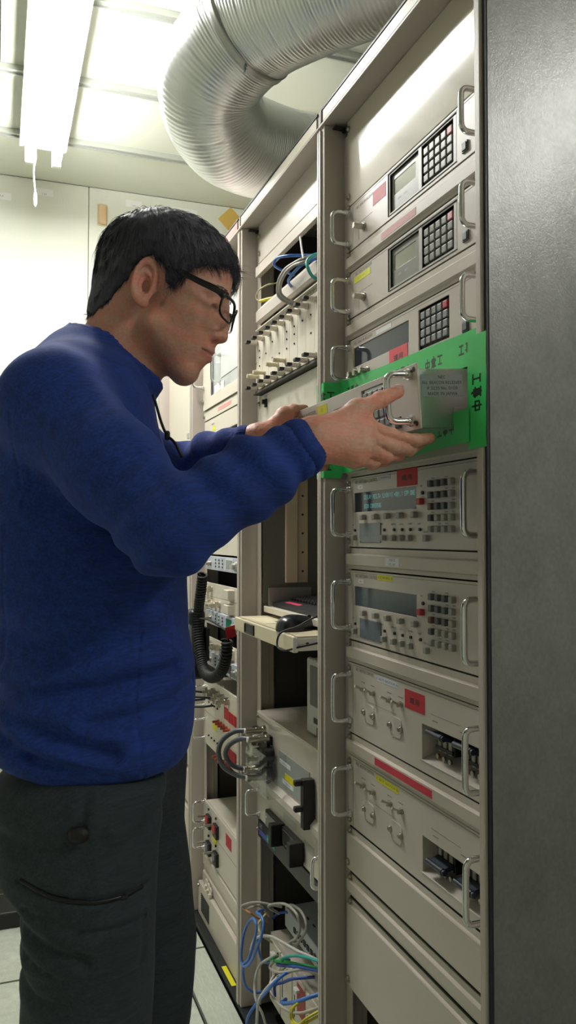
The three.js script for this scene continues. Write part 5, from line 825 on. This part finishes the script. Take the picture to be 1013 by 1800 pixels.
// trousers
function trousers(x, y, z) {
  const row = (T) => { for (let i = 0; i + 1 < T.length; i++) if (y >= T[i + 1][0] || i + 2 === T.length) { const t = clamp((T[i][0] - y) / (T[i][0] - T[i + 1][0]), 0, 1); return T[i].map((v, k) => lerp(v, T[i + 1][k], t)); } };
  const leg = (T) => { const [, c, a, b, cz] = row(T), k = Math.hypot((x - c) / a, (z - cz) / b); return (k - 1) * Math.min(a, b); };
  const near = leg([[0.98, -0.018, 0.118, 0.095, 0.085], [0.88, -0.022, 0.11, 0.098, 0.095], [0.8, -0.021, 0.106, 0.096, 0.1], [0.736, -0.004, 0.086, 0.09, 0.104], [0.62, -0.008, 0.085, 0.086, 0.106], [0.5, -0.012, 0.083, 0.08, 0.106], [0.3, -0.03, 0.076, 0.074, 0.106], [0.07, -0.045, 0.08, 0.074, 0.108]]);
  const far = leg([[0.98, -0.01, 0.118, 0.095, -0.085], [0.88, 0.0, 0.112, 0.098, -0.095], [0.78, 0.005, 0.102, 0.092, -0.1], [0.7, 0.022, 0.096, 0.088, -0.104], [0.59, 0.036, 0.093, 0.085, -0.106], [0.47, 0.032, 0.088, 0.08, -0.108], [0.3, 0.015, 0.078, 0.074, -0.108], [0.07, 0.0, 0.08, 0.074, -0.11]]);
  let d = smin(near, far, y > 0.78 ? 0.05 : 0.012);
  d = smin(d, ell(x, y, z, [-0.03, 0.9, 0], [0.115, 0.11, 0.16]), 0.04);
  d += 0.03 * smooth(0.895, 0.935, y); d = Math.max(d, y - 0.985); d = smax(d, 0.062 - y, 0.01);
  const q = noise3(x * 9, y * 5, z * 9 + 7), q2 = noise3(x * 24, y * 17, z * 24);
  d += 0.0042 * q + 0.0012 * q2;
  if (z > 0.06) {
    const fold = (p, dep, w) => { const s = segDist(x, y, p); if (s < w * 4) d += dep * Math.exp(-((s / w) ** 2)) - dep * 0.5 * Math.exp(-(((s - w * 2) / (w * 1.4)) ** 2)); };
    fold([[-0.115, 0.765], [-0.08, 0.742], [-0.03, 0.722], [0.0, 0.712]], 0.006, 0.008); fold([[-0.12, 0.86], [-0.05, 0.845], [0.02, 0.856]], 0.004, 0.01); fold([[-0.1, 0.68], [-0.06, 0.66], [-0.02, 0.655]], 0.005, 0.009); fold([[0.08, 0.87], [0.03, 0.83]], 0.004, 0.01);
    fold([[-0.0, 0.91], [-0.004, 0.875]], 0.004, 0.006);
    const fr = (p, w, dep) => { const s = segDist(x, y, p); if (s < 0.01) d += dep * Math.exp(-((s / w) ** 2)); };
    if (x < 0.075) { fr([[0.068, 0.745], [0.066, 0.688], [-0.03, 0.692], [-0.08, 0.71]], 0.0026, 0.0034); fr([[-0.08, 0.772], [0.0, 0.747], [0.068, 0.745]], 0.003, 0.0036); if (x < 0.067 && x > -0.085 && y > 0.69 && y < 0.76) d -= 0.0022; }
    fr([[-0.08, 0.808], [-0.033, 0.79], [0.015, 0.781], [0.069, 0.783]], 0.005, 0.005);
    fr([[-0.035, 0.97], [-0.045, 0.9], [-0.05, 0.83]], 0.002, 0.0016);
  }
  return d;
}
const drill = new THREE.MeshPhysicalMaterial({ color: 0x2d383f, roughness: 0.85, map: weaveColor, bumpMap: weaveTex, bumpScale: 0.0005, sheen: 0.25, sheenColor: new THREE.Color(0x5a6468), sheenRoughness: 0.5 });
const trouserMesh = part(man, 'trousers', metreUv(nets(trousers, [-0.2, 0.04, -0.23], [0.17, 1.0, 0.24], 0.0062), 6), drill);
const surfZ = (f, x, y, z0) => { let z = z0; for (let i = 0; i < 60; i++) { const d = f(x, y, z); if (d < 0.0004) break; z -= Math.max(d * 0.7, 0.0004); } return z; };
{
  const p = [[-0.08, 0.808], [-0.055, 0.798], [-0.033, 0.79], [-0.01, 0.785], [0.015, 0.781], [0.045, 0.781], [0.066, 0.783]].map(([x, y]) => V(x, y, surfZ(trousers, x, y, 0.3) + 0.0005));
  const z = part(trouserMesh, 'zipper', tubeGeo(p, 0.0036, 60, 8), std(0x15161a, 0.35, 0.3));
  z.userData.label = 'dark zip of the thigh pocket';
  const e = p[5]; part(trouserMesh, 'zip_pull', merge([at(box(0.014, 0.006, 0.004, 0.0015), 0, 0, 0.003), at(box(0.006, 0.014, 0.0015, 0.0007), -0.008, -0.008, 0.004, 0, 0, -0.6)]), std(0x35373a, 0.3, 0.7), e.x, e.y, e.z);
  const tx = -0.006, ty = 0.869; part(trouserMesh, 'toggle', at(new THREE.IcosahedronGeometry(0.012, 2).scale(1.1, 0.9, 0.7), 0, 0, 0), M.rubber, tx, ty, surfZ(trousers, tx, ty, 0.3) + 0.005);
  for (const [x, z] of [[-0.03, 0.108], [0.015, -0.11]]) part(man, 'shoe', merge([at(new THREE.CapsuleGeometry(0.045, 0.17, 8, 20).rotateZ(PI / 2).scale(1, 0.85, 1), x + 0.05, 0.052, z), at(box(0.27, 0.024, 0.092, 0.012, 3), x + 0.05, 0.013, z), at(cyl(0.05, 0.07, 20, 0.044), x - 0.03, 0.075, z)]), M.rubber);
}

// head, in millimetres: u ahead, v up, w to the right
function ear(u, v, w) {
  const s = w < 0 ? -1 : 1, W = w * s, du = u + 12, dv = v + 20, c = Math.cos(0.1), n = Math.sin(0.1), a = du * c + dv * n, b = -du * n + dv * c, out = W - 71 + (a * 0.36);
  const e = Math.hypot(a / 16.5, (b - 2) / (b > 2 ? 33 : 35)), rim = Math.hypot((e - 0.86) * 17, out - 6) - 3.6;
  let d = Math.max((e - 0.9) * 16, Math.abs(out - 0.5) - 2.6); d = smin(d, rim, 4);
  d = smin(d, Math.hypot((Math.hypot((a + 0.5) / 9.5, (b + 3) / 17) - 1) * 10, out - 4.5) - 2.2, 3);      // inner fold
  d = smin(d, sph(a, b, out, [5, -31, 2], 7), 5);
  d = smax(d, -ell(a, b, out, [2.5, -5, 6], [7, 12, 9]), 2.5);
  d = smin(d, ell(a, b, out, [14, -7, 1.5], [5, 7, 5]), 3);
  return d;
}
const CRAN = [-6, 28, 0], CRAN_R = [104, 80, 75];
function skull(u, v, w) {
  let d = ell(u, v, w, CRAN, CRAN_R);
  return smin(d, ell(u, v, w, [-38, -22, 0], [62, 62, 62]), 20);
}
function headField(u, v, w) {
  const a = Math.abs(w);
  let d = skull(u, v, w);
  d = smin(d, ell(u, v, w, [44, -22, 0], [57, 58, 63]), 20);
  d = smin(d, ell(u, v, w, [42, -62, 0], [54, 56, 50]), 16);
  d = smin(d, cap(u, v, a, [70, -113, 10], [16, -70, 44], 25, 20), 18);
  d = smin(d, ell(u, v, w, [69, -80, 0], [36, 30, 33]), 12);
  d = smin(d, cap(u, v, a, [86, 12, 8], [76, 9, 42], 13, 11), 10);
  d = smin(d, sph(u, v, a, [66, -32, 38], 21), 18); d = smin(d, ell(u, v, a, [50, -62, 24], [34, 36, 29]), 20);
  d = smax(d, -ell(u, v, a, [103, -8, 30], [14, 10, 15]), 9);                 // eye hollow
  let nose = cap(u, v, a, [99, 0, 0], [107, -24, 0], 7.5, 8); nose = smin(nose, cap(u, v, a, [107, -24, 0], [110, -45, 0], 8, 10.5), 5); nose = smin(nose, sph(u, v, a, [100, -48, 11], 8.5), 6); nose = smin(nose, cap(u, v, a, [104, -55, 0], [103, -62, 0], 5, 4), 4);
  d = smin(d, nose, 8);
  d = smax(d, -ell(u, v, a, [104, -57, 7], [6, 4.5, 3.6]), 2.5);               // nostril
  d = smin(d, cap(u, v, a, [102.5, -72.5, 0], [89, -76.5, 24], 6.6, 3.8), 4); d = smin(d, cap(u, v, a, [102, -84.5, 0], [89, -79.5, 21], 7.2, 3.8), 4);
  d += 2.6 * Math.exp(-((cap(u, v, a, [112, -78.5, 0], [90, -77.5, 26], 0, 0) / 2.4) ** 2)) ;
  const eye = sph(u, v, a, [83, -8, 31], 13.6); d = smin(d, eye, 4);
  d += 1.6 * Math.exp(-((cap(u, v, a, [99, -13, 20], [92, -13, 44], 0, 0) / 1.5) ** 2));  // line between the lids
  d = smin(d, ear(u, v, w), 5);
  let neck = cap(u, v, w, [-36, -40, 0], [-50, -195, 0], 55, 57); neck = smin(neck, cap(u, v, w, [14, -108, 0], [-6, -205, 0], 34, 38), 24);
  d = smin(d, neck, 14);
  d += 0.35 * noise3(u / 9, v / 9, w / 9);
  return d;
}
const HS = 0.000953, HPOS = [0.084, 1.609, -0.002], headM = new THREE.Matrix4().makeTranslation(...HPOS).multiply(new THREE.Matrix4().makeRotationY(-(22 - 15) * PI / 180)).multiply(new THREE.Matrix4().makeRotationZ(-20 * PI / 180)).multiply(new THREE.Matrix4().makeScale(HS, HS, HS));
const headGeo = nets(headField, [-120, -205, -92], [130, 116, 92], 2.6);
{ // skin tones that belong to the skin: lips, ear, mole, shaven chin
  const p = headGeo.attributes.position, c = new Float32Array(p.count * 3);
  for (let i = 0; i < p.count; i++) {
    const u = p.getX(i), v = p.getY(i), w = p.getZ(i), a = Math.abs(w); let r = 1, g = 1, b = 1;
    const lip = Math.exp(-((cap(u, v, a, [108, -79, 0], [94, -78, 20], 0, 0) / 8.5) ** 4)); r *= 1 - 0.24 * lip; g *= 1 - 0.46 * lip; b *= 1 - 0.38 * lip; const lash = Math.exp(-((cap(u, v, a, [100, -13, 20], [90, -12, 44], 0, 0) / 2.6) ** 2)); r *= 1 - 0.6 * lash; g *= 1 - 0.6 * lash; b *= 1 - 0.55 * lash;
    const er = a > 70 && u < 10 ? 1 : 0; g *= 1 - 0.1 * er; b *= 1 - 0.08 * er;
    const mole = Math.exp(-((Math.hypot(u - 19, v + 38) / 5) ** 4)) * (w > 0 ? 1 : 0) * (0.7 + 0.3 * noise3(u / 3, v / 3, 1)); r *= 1 - 0.42 * mole; g *= 1 - 0.5 * mole; b *= 1 - 0.5 * mole;
    const beard = smooth(-86, -110, v) * smooth(5, 40, u) * (0.5 + 0.5 * noise3(u / 2.5, v / 2.5, w / 2.5)); r *= 1 - 0.16 * beard; g *= 1 - 0.12 * beard; b *= 1 - 0.08 * beard;
    c[i * 3] = r; c[i * 3 + 1] = g; c[i * 3 + 2] = b;
  }
  headGeo.setAttribute('color', new THREE.BufferAttribute(c, 3));
}
// hands: joints in metres, closed round the receiver
function handField(J, scale = 1) {
  const F = ['I', 'M', 'R', 'P'], R = { I: [0.0108, 0.0094, 0.0085, 0.0074], M: [0.011, 0.0096, 0.0086, 0.0075], R: [0.0106, 0.0092, 0.0082, 0.0072], P: [0.0096, 0.0082, 0.0072, 0.0064] };
  return (x, y, z) => {
    let palm = 1e9;
    for (const f of F) palm = smin(palm, cap(x, y, z, J.W, J[f][0], 0.0215, 0.0128), 0.014);
    for (let i = 0; i < 3; i++) palm = smin(palm, cap(x, y, z, mixp(J.W, J[F[i]][0], 0.55), mixp(J[F[i]][0], J[F[i + 1]][0], 0.5), 0.016, 0.0118), 0.012);
    palm = smin(palm, cap(x, y, z, J.A, J.W, 0.0275, 0.0225), 0.02);
    palm = smin(palm, cap(x, y, z, mixp(J.W, J.T[0], 0.6), J.T[1], 0.0165, 0.0122), 0.014);
    palm = smin(palm, cap(x, y, z, J.T[1], mixp(J.I[0], J.W, 0.35), 0.009, 0.011), 0.016);
    for (const f of F) palm = smin(palm, sph(x, y, z, J[f][0], 0.0128), 0.006);
    let d = palm, fingers = 1e9;
    for (const f of F) { let g = 1e9; for (let i = 0; i < 3; i++) { g = smin(g, cap(x, y, z, J[f][i], J[f][i + 1], R[f][i], R[f][i + 1]), 0.003); if (i) g = smin(g, sph(x, y, z, J[f][i], R[f][i] + 0.0007), 0.003); } fingers = Math.min(fingers, smin(palm, g, 0.008)); }
    let t = cap(x, y, z, J.T[1], J.T[2], 0.0122, 0.0102); t = smin(t, cap(x, y, z, J.T[2], J.T[3], 0.0108, 0.0088), 0.004); t = smin(t, sph(x, y, z, J.T[2], 0.0112), 0.004);
    d = Math.min(fingers, smin(palm, t, 0.012));
    for (const f of F) { const r = (cap(x, y, z, mixp(J.W, J[f][0], 0.35), J[f][0], 0, 0) - 0.012) / 0.004; d -= 0.0005 * Math.exp(-r * r); }
    return d + 0.0005 * noise3(x * 220, y * 220, z * 220);
  };
}
const HAND_R = { A: mixp(ER, WR, 0.72), W: WR, T: [[0.297, 1.368, 0.23], [0.341, 1.395, 0.196], [0.377, 1.415, 0.163], [0.405, 1.429, 0.146]],
  I: [[0.35, 1.377, 0.191], [0.392, 1.366, 0.168], [0.428, 1.363, 0.147], [0.452, 1.368, 0.134]], M: [[0.348, 1.361, 0.205], [0.39, 1.35, 0.178], [0.422, 1.352, 0.141], [0.445, 1.364, 0.114]],
  R: [[0.342, 1.346, 0.212], [0.381, 1.339, 0.177], [0.407, 1.345, 0.14], [0.426, 1.358, 0.111]], P: [[0.334, 1.333, 0.212], [0.363, 1.329, 0.181], [0.386, 1.335, 0.148], [0.402, 1.346, 0.128]] };
const HAND_L = { A: mixp(EL, WL, 0.72), W: WL, T: [[0.257, 1.429, -0.233], [0.284, 1.456, -0.255], [0.303, 1.469, -0.279], [0.325, 1.4735, -0.294]],
  I: [[0.293, 1.418, -0.273], [0.325, 1.392, -0.312], [0.345, 1.375, -0.325], [0.362, 1.367, -0.318]], M: [[0.289, 1.402, -0.264], [0.32, 1.375, -0.3], [0.345, 1.366, -0.31], [0.366, 1.366, -0.305]],
  R: [[0.283, 1.388, -0.253], [0.315, 1.366, -0.284], [0.341, 1.36, -0.293], [0.362, 1.364, -0.288]], P: [[0.276, 1.378, -0.243], [0.302, 1.361, -0.266], [0.325, 1.356, -0.274], [0.344, 1.361, -0.27]] };
function bounds(J, m) { const all = [J.A, J.W, ...J.T, ...J.I, ...J.M, ...J.R, ...J.P]; return [[0, 1, 2].map((i) => Math.min(...all.map((p) => p[i])) - m), [0, 1, 2].map((i) => Math.max(...all.map((p) => p[i])) + m)]; }
const handGeos = [HAND_R, HAND_L].map((J) => { const [lo, hi] = bounds(J, 0.034), g = nets(handField(J), lo, hi, 0.0022), c = new Float32Array(g.attributes.position.count * 3).fill(1); const p = g.attributes.position; for (let i = 0; i < p.count; i++) { const m = noise3(p.getX(i) * 60, p.getY(i) * 60, p.getZ(i) * 60), tips = Math.min(...['I', 'M', 'R', 'P', 'T'].map((f) => sph(p.getX(i), p.getY(i), p.getZ(i), J[f][3], 0.006))); const red = 0.1 * smooth(0.012, 0.0, tips) + 0.04 * m; c[i * 3 + 1] = 1 - red - 0.05; c[i * 3 + 2] = 1 - red - 0.05; } g.setAttribute('color', new THREE.BufferAttribute(c, 3)); return g; });
const skinGeo = mergeGeometries([headGeo.clone().applyMatrix4(headM), ...handGeos].map((g) => metreUv(g, 9)));
const body = part(man, 'body', skinGeo, new THREE.MeshPhysicalMaterial({ color: 0xf2dfd6, map: skinTex, vertexColors: true, roughness: 0.52, bumpMap: rep(grainTex, 3, 3), bumpScale: 0.00025 }));
// thumb nail of the near hand
{ const a = V(...HAND_R.T[2]), b = V(...HAND_R.T[3]), dir = b.clone().sub(a).normalize(), out = V(-0.35, 0.55, 0.75).addScaledVector(dir, -dir.dot(V(-0.35, 0.55, 0.75))).normalize(), m = part(body, 'thumb_nail', new THREE.SphereGeometry(1, 20, 12).scale(0.0078, 0.0018, 0.006), std(0xd9a99a, 0.25)); m.position.copy(b).addScaledVector(out, 0.0078).addScaledVector(dir, 0.0005); m.quaternion.setFromRotationMatrix(new THREE.Matrix4().makeBasis(dir, out, dir.clone().cross(out))); }

// hair: a cap that follows the hairline, then single strands
const HAIRLINE = [[112, 78], [98, 64], [88, 57], [76, 48], [60, 36], [47, 24], [41, 8], [29, -10], [18, -10], [10, 6], [1, 16], [-12, 21], [-27, 17], [-37, 2], [-40, -22], [-46, -30], [-57, -56], [-70, -74], [-82, -86], [-104, -92], [-140, -60], [-150, 60], [-60, 150], [60, 140], [120, 100]];
function polyDist(x, y, P) { let inside = false, m = 1e9; for (let i = 0, j = P.length - 1; i < P.length; j = i++) { const [ax, ay] = P[j], [bx, by] = P[i], dx = bx - ax, dy = by - ay, t = clamp(((x - ax) * dx + (y - ay) * dy) / (dx * dx + dy * dy), 0, 1); m = Math.min(m, Math.hypot(x - ax - dx * t, y - ay - dy * t)); if ((by > y) !== (ay > y) && x < (ax - bx) * (y - by) / (ay - by) + bx) inside = !inside; } return inside ? m : -m; }
function hairField(u, v, w) {
  const q = polyDist(u + 2.5 * noise3(u / 7, v / 7, w / 7), v + 3 * noise3(u / 5 + 9, v / 9, w / 6), HAIRLINE);
  const t = Math.min(10.5, 2.0 + q * 0.42);
  let s = skull(u, v, w); s = smin(s, cap(u, v, w, [-36, -40, 0], [-50, -195, 0], 55, 57), 14); if (u > 20) s = smin(s, ell(u, v, w, [44, -22, 0], [57, 58, 63]), 20);
  return Math.max(s - t + 1.1 * noise3(u / 10, v / 16, w / 10), -q);
}
const hairGeo = nets(hairField, [-130, -98, -92], [118, 128, 92], 3.2);
const hairMat = new THREE.MeshPhysicalMaterial({ color: 0x44424f, roughness: 0.58, side: THREE.DoubleSide });
const hair = part(man, 'hair', hairGeo.clone().applyMatrix4(headM), hairMat);
{
  const p = hairGeo.attributes.position, nn = hairGeo.attributes.normal, pos = [], idx = []; seed = 4242;
  const crown = V(-62, 96, 12), grow = (P, N, len, lift, fringe) => {
    let dir = P.clone().sub(crown); dir.addScaledVector(N, -dir.dot(N)); if (dir.length() < 1) dir.set(0, -1, 0); dir.normalize();
    dir.add(V(fringe ? 0.9 : 0.1, fringe ? -0.45 : -0.5, 0)).add(V(rr(-0.3, 0.3), rr(-0.3, 0.3), rr(-0.3, 0.3))); dir.addScaledVector(N, -dir.dot(N) * 0.9).normalize();
    const q = P.clone().addScaledVector(N, -1.5), r0 = rr(0.3, 0.62), S = 5, sideV = dir.clone().cross(N).normalize(), b0 = pos.length / 3;
    let d = dir.clone().addScaledVector(N, lift).normalize();
    for (let i = 0; i <= S; i++) { const t = i / S, r = r0 * (1 - t * 0.85); for (let k = 0; k < 3; k++) { const a = k / 3 * PI * 2; pos.push(q.x + r * (Math.cos(a) * sideV.x + Math.sin(a) * N.x), q.y + r * (Math.cos(a) * sideV.y + Math.sin(a) * N.y), q.z + r * (Math.cos(a) * sideV.z + Math.sin(a) * N.z)); } q.addScaledVector(d, len / S); d.addScaledVector(N, -lift * 0.42).add(V(0, -0.1, 0)).normalize(); }
    for (let i = 0; i < S; i++) for (let k = 0; k < 3; k++) { const a = b0 + i * 3 + k, b = b0 + i * 3 + (k + 1) % 3; idx.push(a, b, a + 3, b, b + 3, a + 3); }
  };
  for (let n = 0; n < 13000; n++) {
    const i = Math.floor(rnd() * p.count), P = V(p.getX(i), p.getY(i), p.getZ(i)), N = V(nn.getX(i), nn.getY(i), nn.getZ(i)); if (N.dot(V(P.x + 6, P.y - 20, P.z)) < 0) continue;
    const low = P.y < -10, wild = rnd() < 0.14 && P.y > 20;
    grow(P, N, low ? rr(8, 16) : rr(18, 34), wild ? rr(0.3, 0.7) : rr(0.04, 0.24), P.x > 45 && P.y > 35);
  }
  for (let n = 0; n < 420; n++) {   // fringe that hangs clear of the forehead
    const w = rr(-60, 14), P = V(86 - (w / 60) ** 2 * 16 + rr(-8, 4), rr(64, 86), w); grow(P, V(0.85, 0.45, w / 160).normalize(), rr(26, 50) * (w < -8 ? 1.1 : 0.6), rr(0.25, 0.6), true);
  }
  const g = new THREE.BufferGeometry(); g.setAttribute('position', new THREE.Float32BufferAttribute(pos, 3)); g.setIndex(idx); g.computeVertexNormals();
  const st = part(hair, 'strands', g.applyMatrix4(headM), hairMat); st.userData.kind = 'stuff';
  // eyebrows
  const eb = [], ei = []; seed = 99;
  for (let n = 0; n < 260; n++) { const t = rnd(), s = n % 2 ? 1 : -1, w = s * (12 + 36 * t), u = 101 - 14 * t * t + rr(0, 2), v = 12 + 5 * Math.sin(t * 2.4) + rr(-3, 3), b0 = eb.length / 3; eb.push(u, v, w, u + 0.5, v + 0.9, w, u - 1 - 2 * t, v + 1.5 - 4 * t, w + s * 7); ei.push(b0, b0 + 1, b0 + 2); }
  const bg = new THREE.BufferGeometry(); bg.setAttribute('position', new THREE.Float32BufferAttribute(eb, 3)); bg.setIndex(ei); bg.computeVertexNormals(); part(hair, 'eyebrows', bg.applyMatrix4(headM), hairMat);
}
// glasses
{
  const gl = new THREE.Group(); gl.name = 'glasses'; man.add(gl); gl.userData.label = 'black-rimmed glasses';
  gl.applyMatrix4(headM);
  const shape = (s, k) => { const a = k / 64 * PI * 2, cx = Math.cos(a), sy = Math.sin(a), e = 0.62, X = Math.sign(cx) * Math.abs(cx) ** e * 25.5, Y = Math.sign(sy) * Math.abs(sy) ** e * 15.5 * (sy > 0 ? 1 : 1.08), w = s * (34.5 + X); return V(117.5 - Math.pow(Math.abs(w) / 60, 2) * 14 + Y * 0.08 * -1, -9 + Y, w); };
  const frameMat = std(0x17141c, 0.16);
  for (const s of [-1, 1]) {
    const pts = Array.from({ length: 64 }, (_, k) => shape(s, k)), c = new THREE.CatmullRomCurve3(pts, true);
    part(gl, 'rim', merge([new THREE.TubeGeometry(c, 128, 1.75, 10, true), new THREE.TubeGeometry(new THREE.CatmullRomCurve3(pts.slice(4, 29).map((p) => p.clone().add(V(0, 0.6, 0)))), 50, 2.2, 10)]), frameMat);
    const vs = [], ix = [], c0 = pts.reduce((a, p) => a.add(p), V(0, 0, 0)).multiplyScalar(1 / 64); vs.push(c0.x + 1.2, c0.y, c0.z); pts.forEach((p) => vs.push(p.x, p.y, p.z)); for (let k = 0; k < 64; k++) ix.push(0, 1 + k, 1 + (k + 1) % 64);
    const lg = new THREE.BufferGeometry(); lg.setAttribute('position', new THREE.Float32BufferAttribute(vs, 3)); lg.setIndex(ix); lg.computeVertexNormals();
    part(gl, 'lens', lg, new THREE.MeshPhysicalMaterial({ color: 0xffffff, roughness: 0.02, transmission: 1, thickness: 0, ior: 1.5, side: THREE.DoubleSide }));
    const tp = [V(103, 3, s * 62), V(97, 5, s * 69), V(60, 8, s * 76), V(20, 14, s * 77), V(-6, 18, s * 75), V(-20, 8, s * 71), V(-28, -8, s * 68)], cv = new THREE.CatmullRomCurve3(tp, false, 'centripetal'), pos = [], id = [];
    for (let i = 0; i <= 40; i++) { const p = cv.getPointAt(i / 40), hh = i < 26 ? lerp(5.4, 3.2, i / 26) : 2.6, ww = 1.2; const nrm = cv.getTangentAt(i / 40), up = V(0, 1, 0).addScaledVector(nrm, -nrm.y).normalize(), sd = nrm.clone().cross(up); for (const [a, b] of [[1, 1], [1, -1], [-1, -1], [-1, 1]]) { const q = p.clone().addScaledVector(up, a * hh).addScaledVector(sd, b * ww); pos.push(q.x, q.y, q.z); } if (i < 40) for (let k = 0; k < 4; k++) { const a = i * 4 + k, b = i * 4 + (k + 1) % 4; id.push(a, b, a + 4, b, b + 4, a + 4); } }
    const tg = new THREE.BufferGeometry(); tg.setAttribute('position', new THREE.Float32BufferAttribute(pos, 3)); tg.setIndex(id); tg.computeVertexNormals(); part(gl, 'temple', tg, std(0x17141c, 0.16, 0, { side: THREE.DoubleSide }));
  }
  part(gl, 'bridge', tubeGeo([[117, -3, -9.5], [119, -1, 0], [117, -3, 9.5]], 1.7, 24, 10), frameMat);
}
renderer.render(scene, camera);
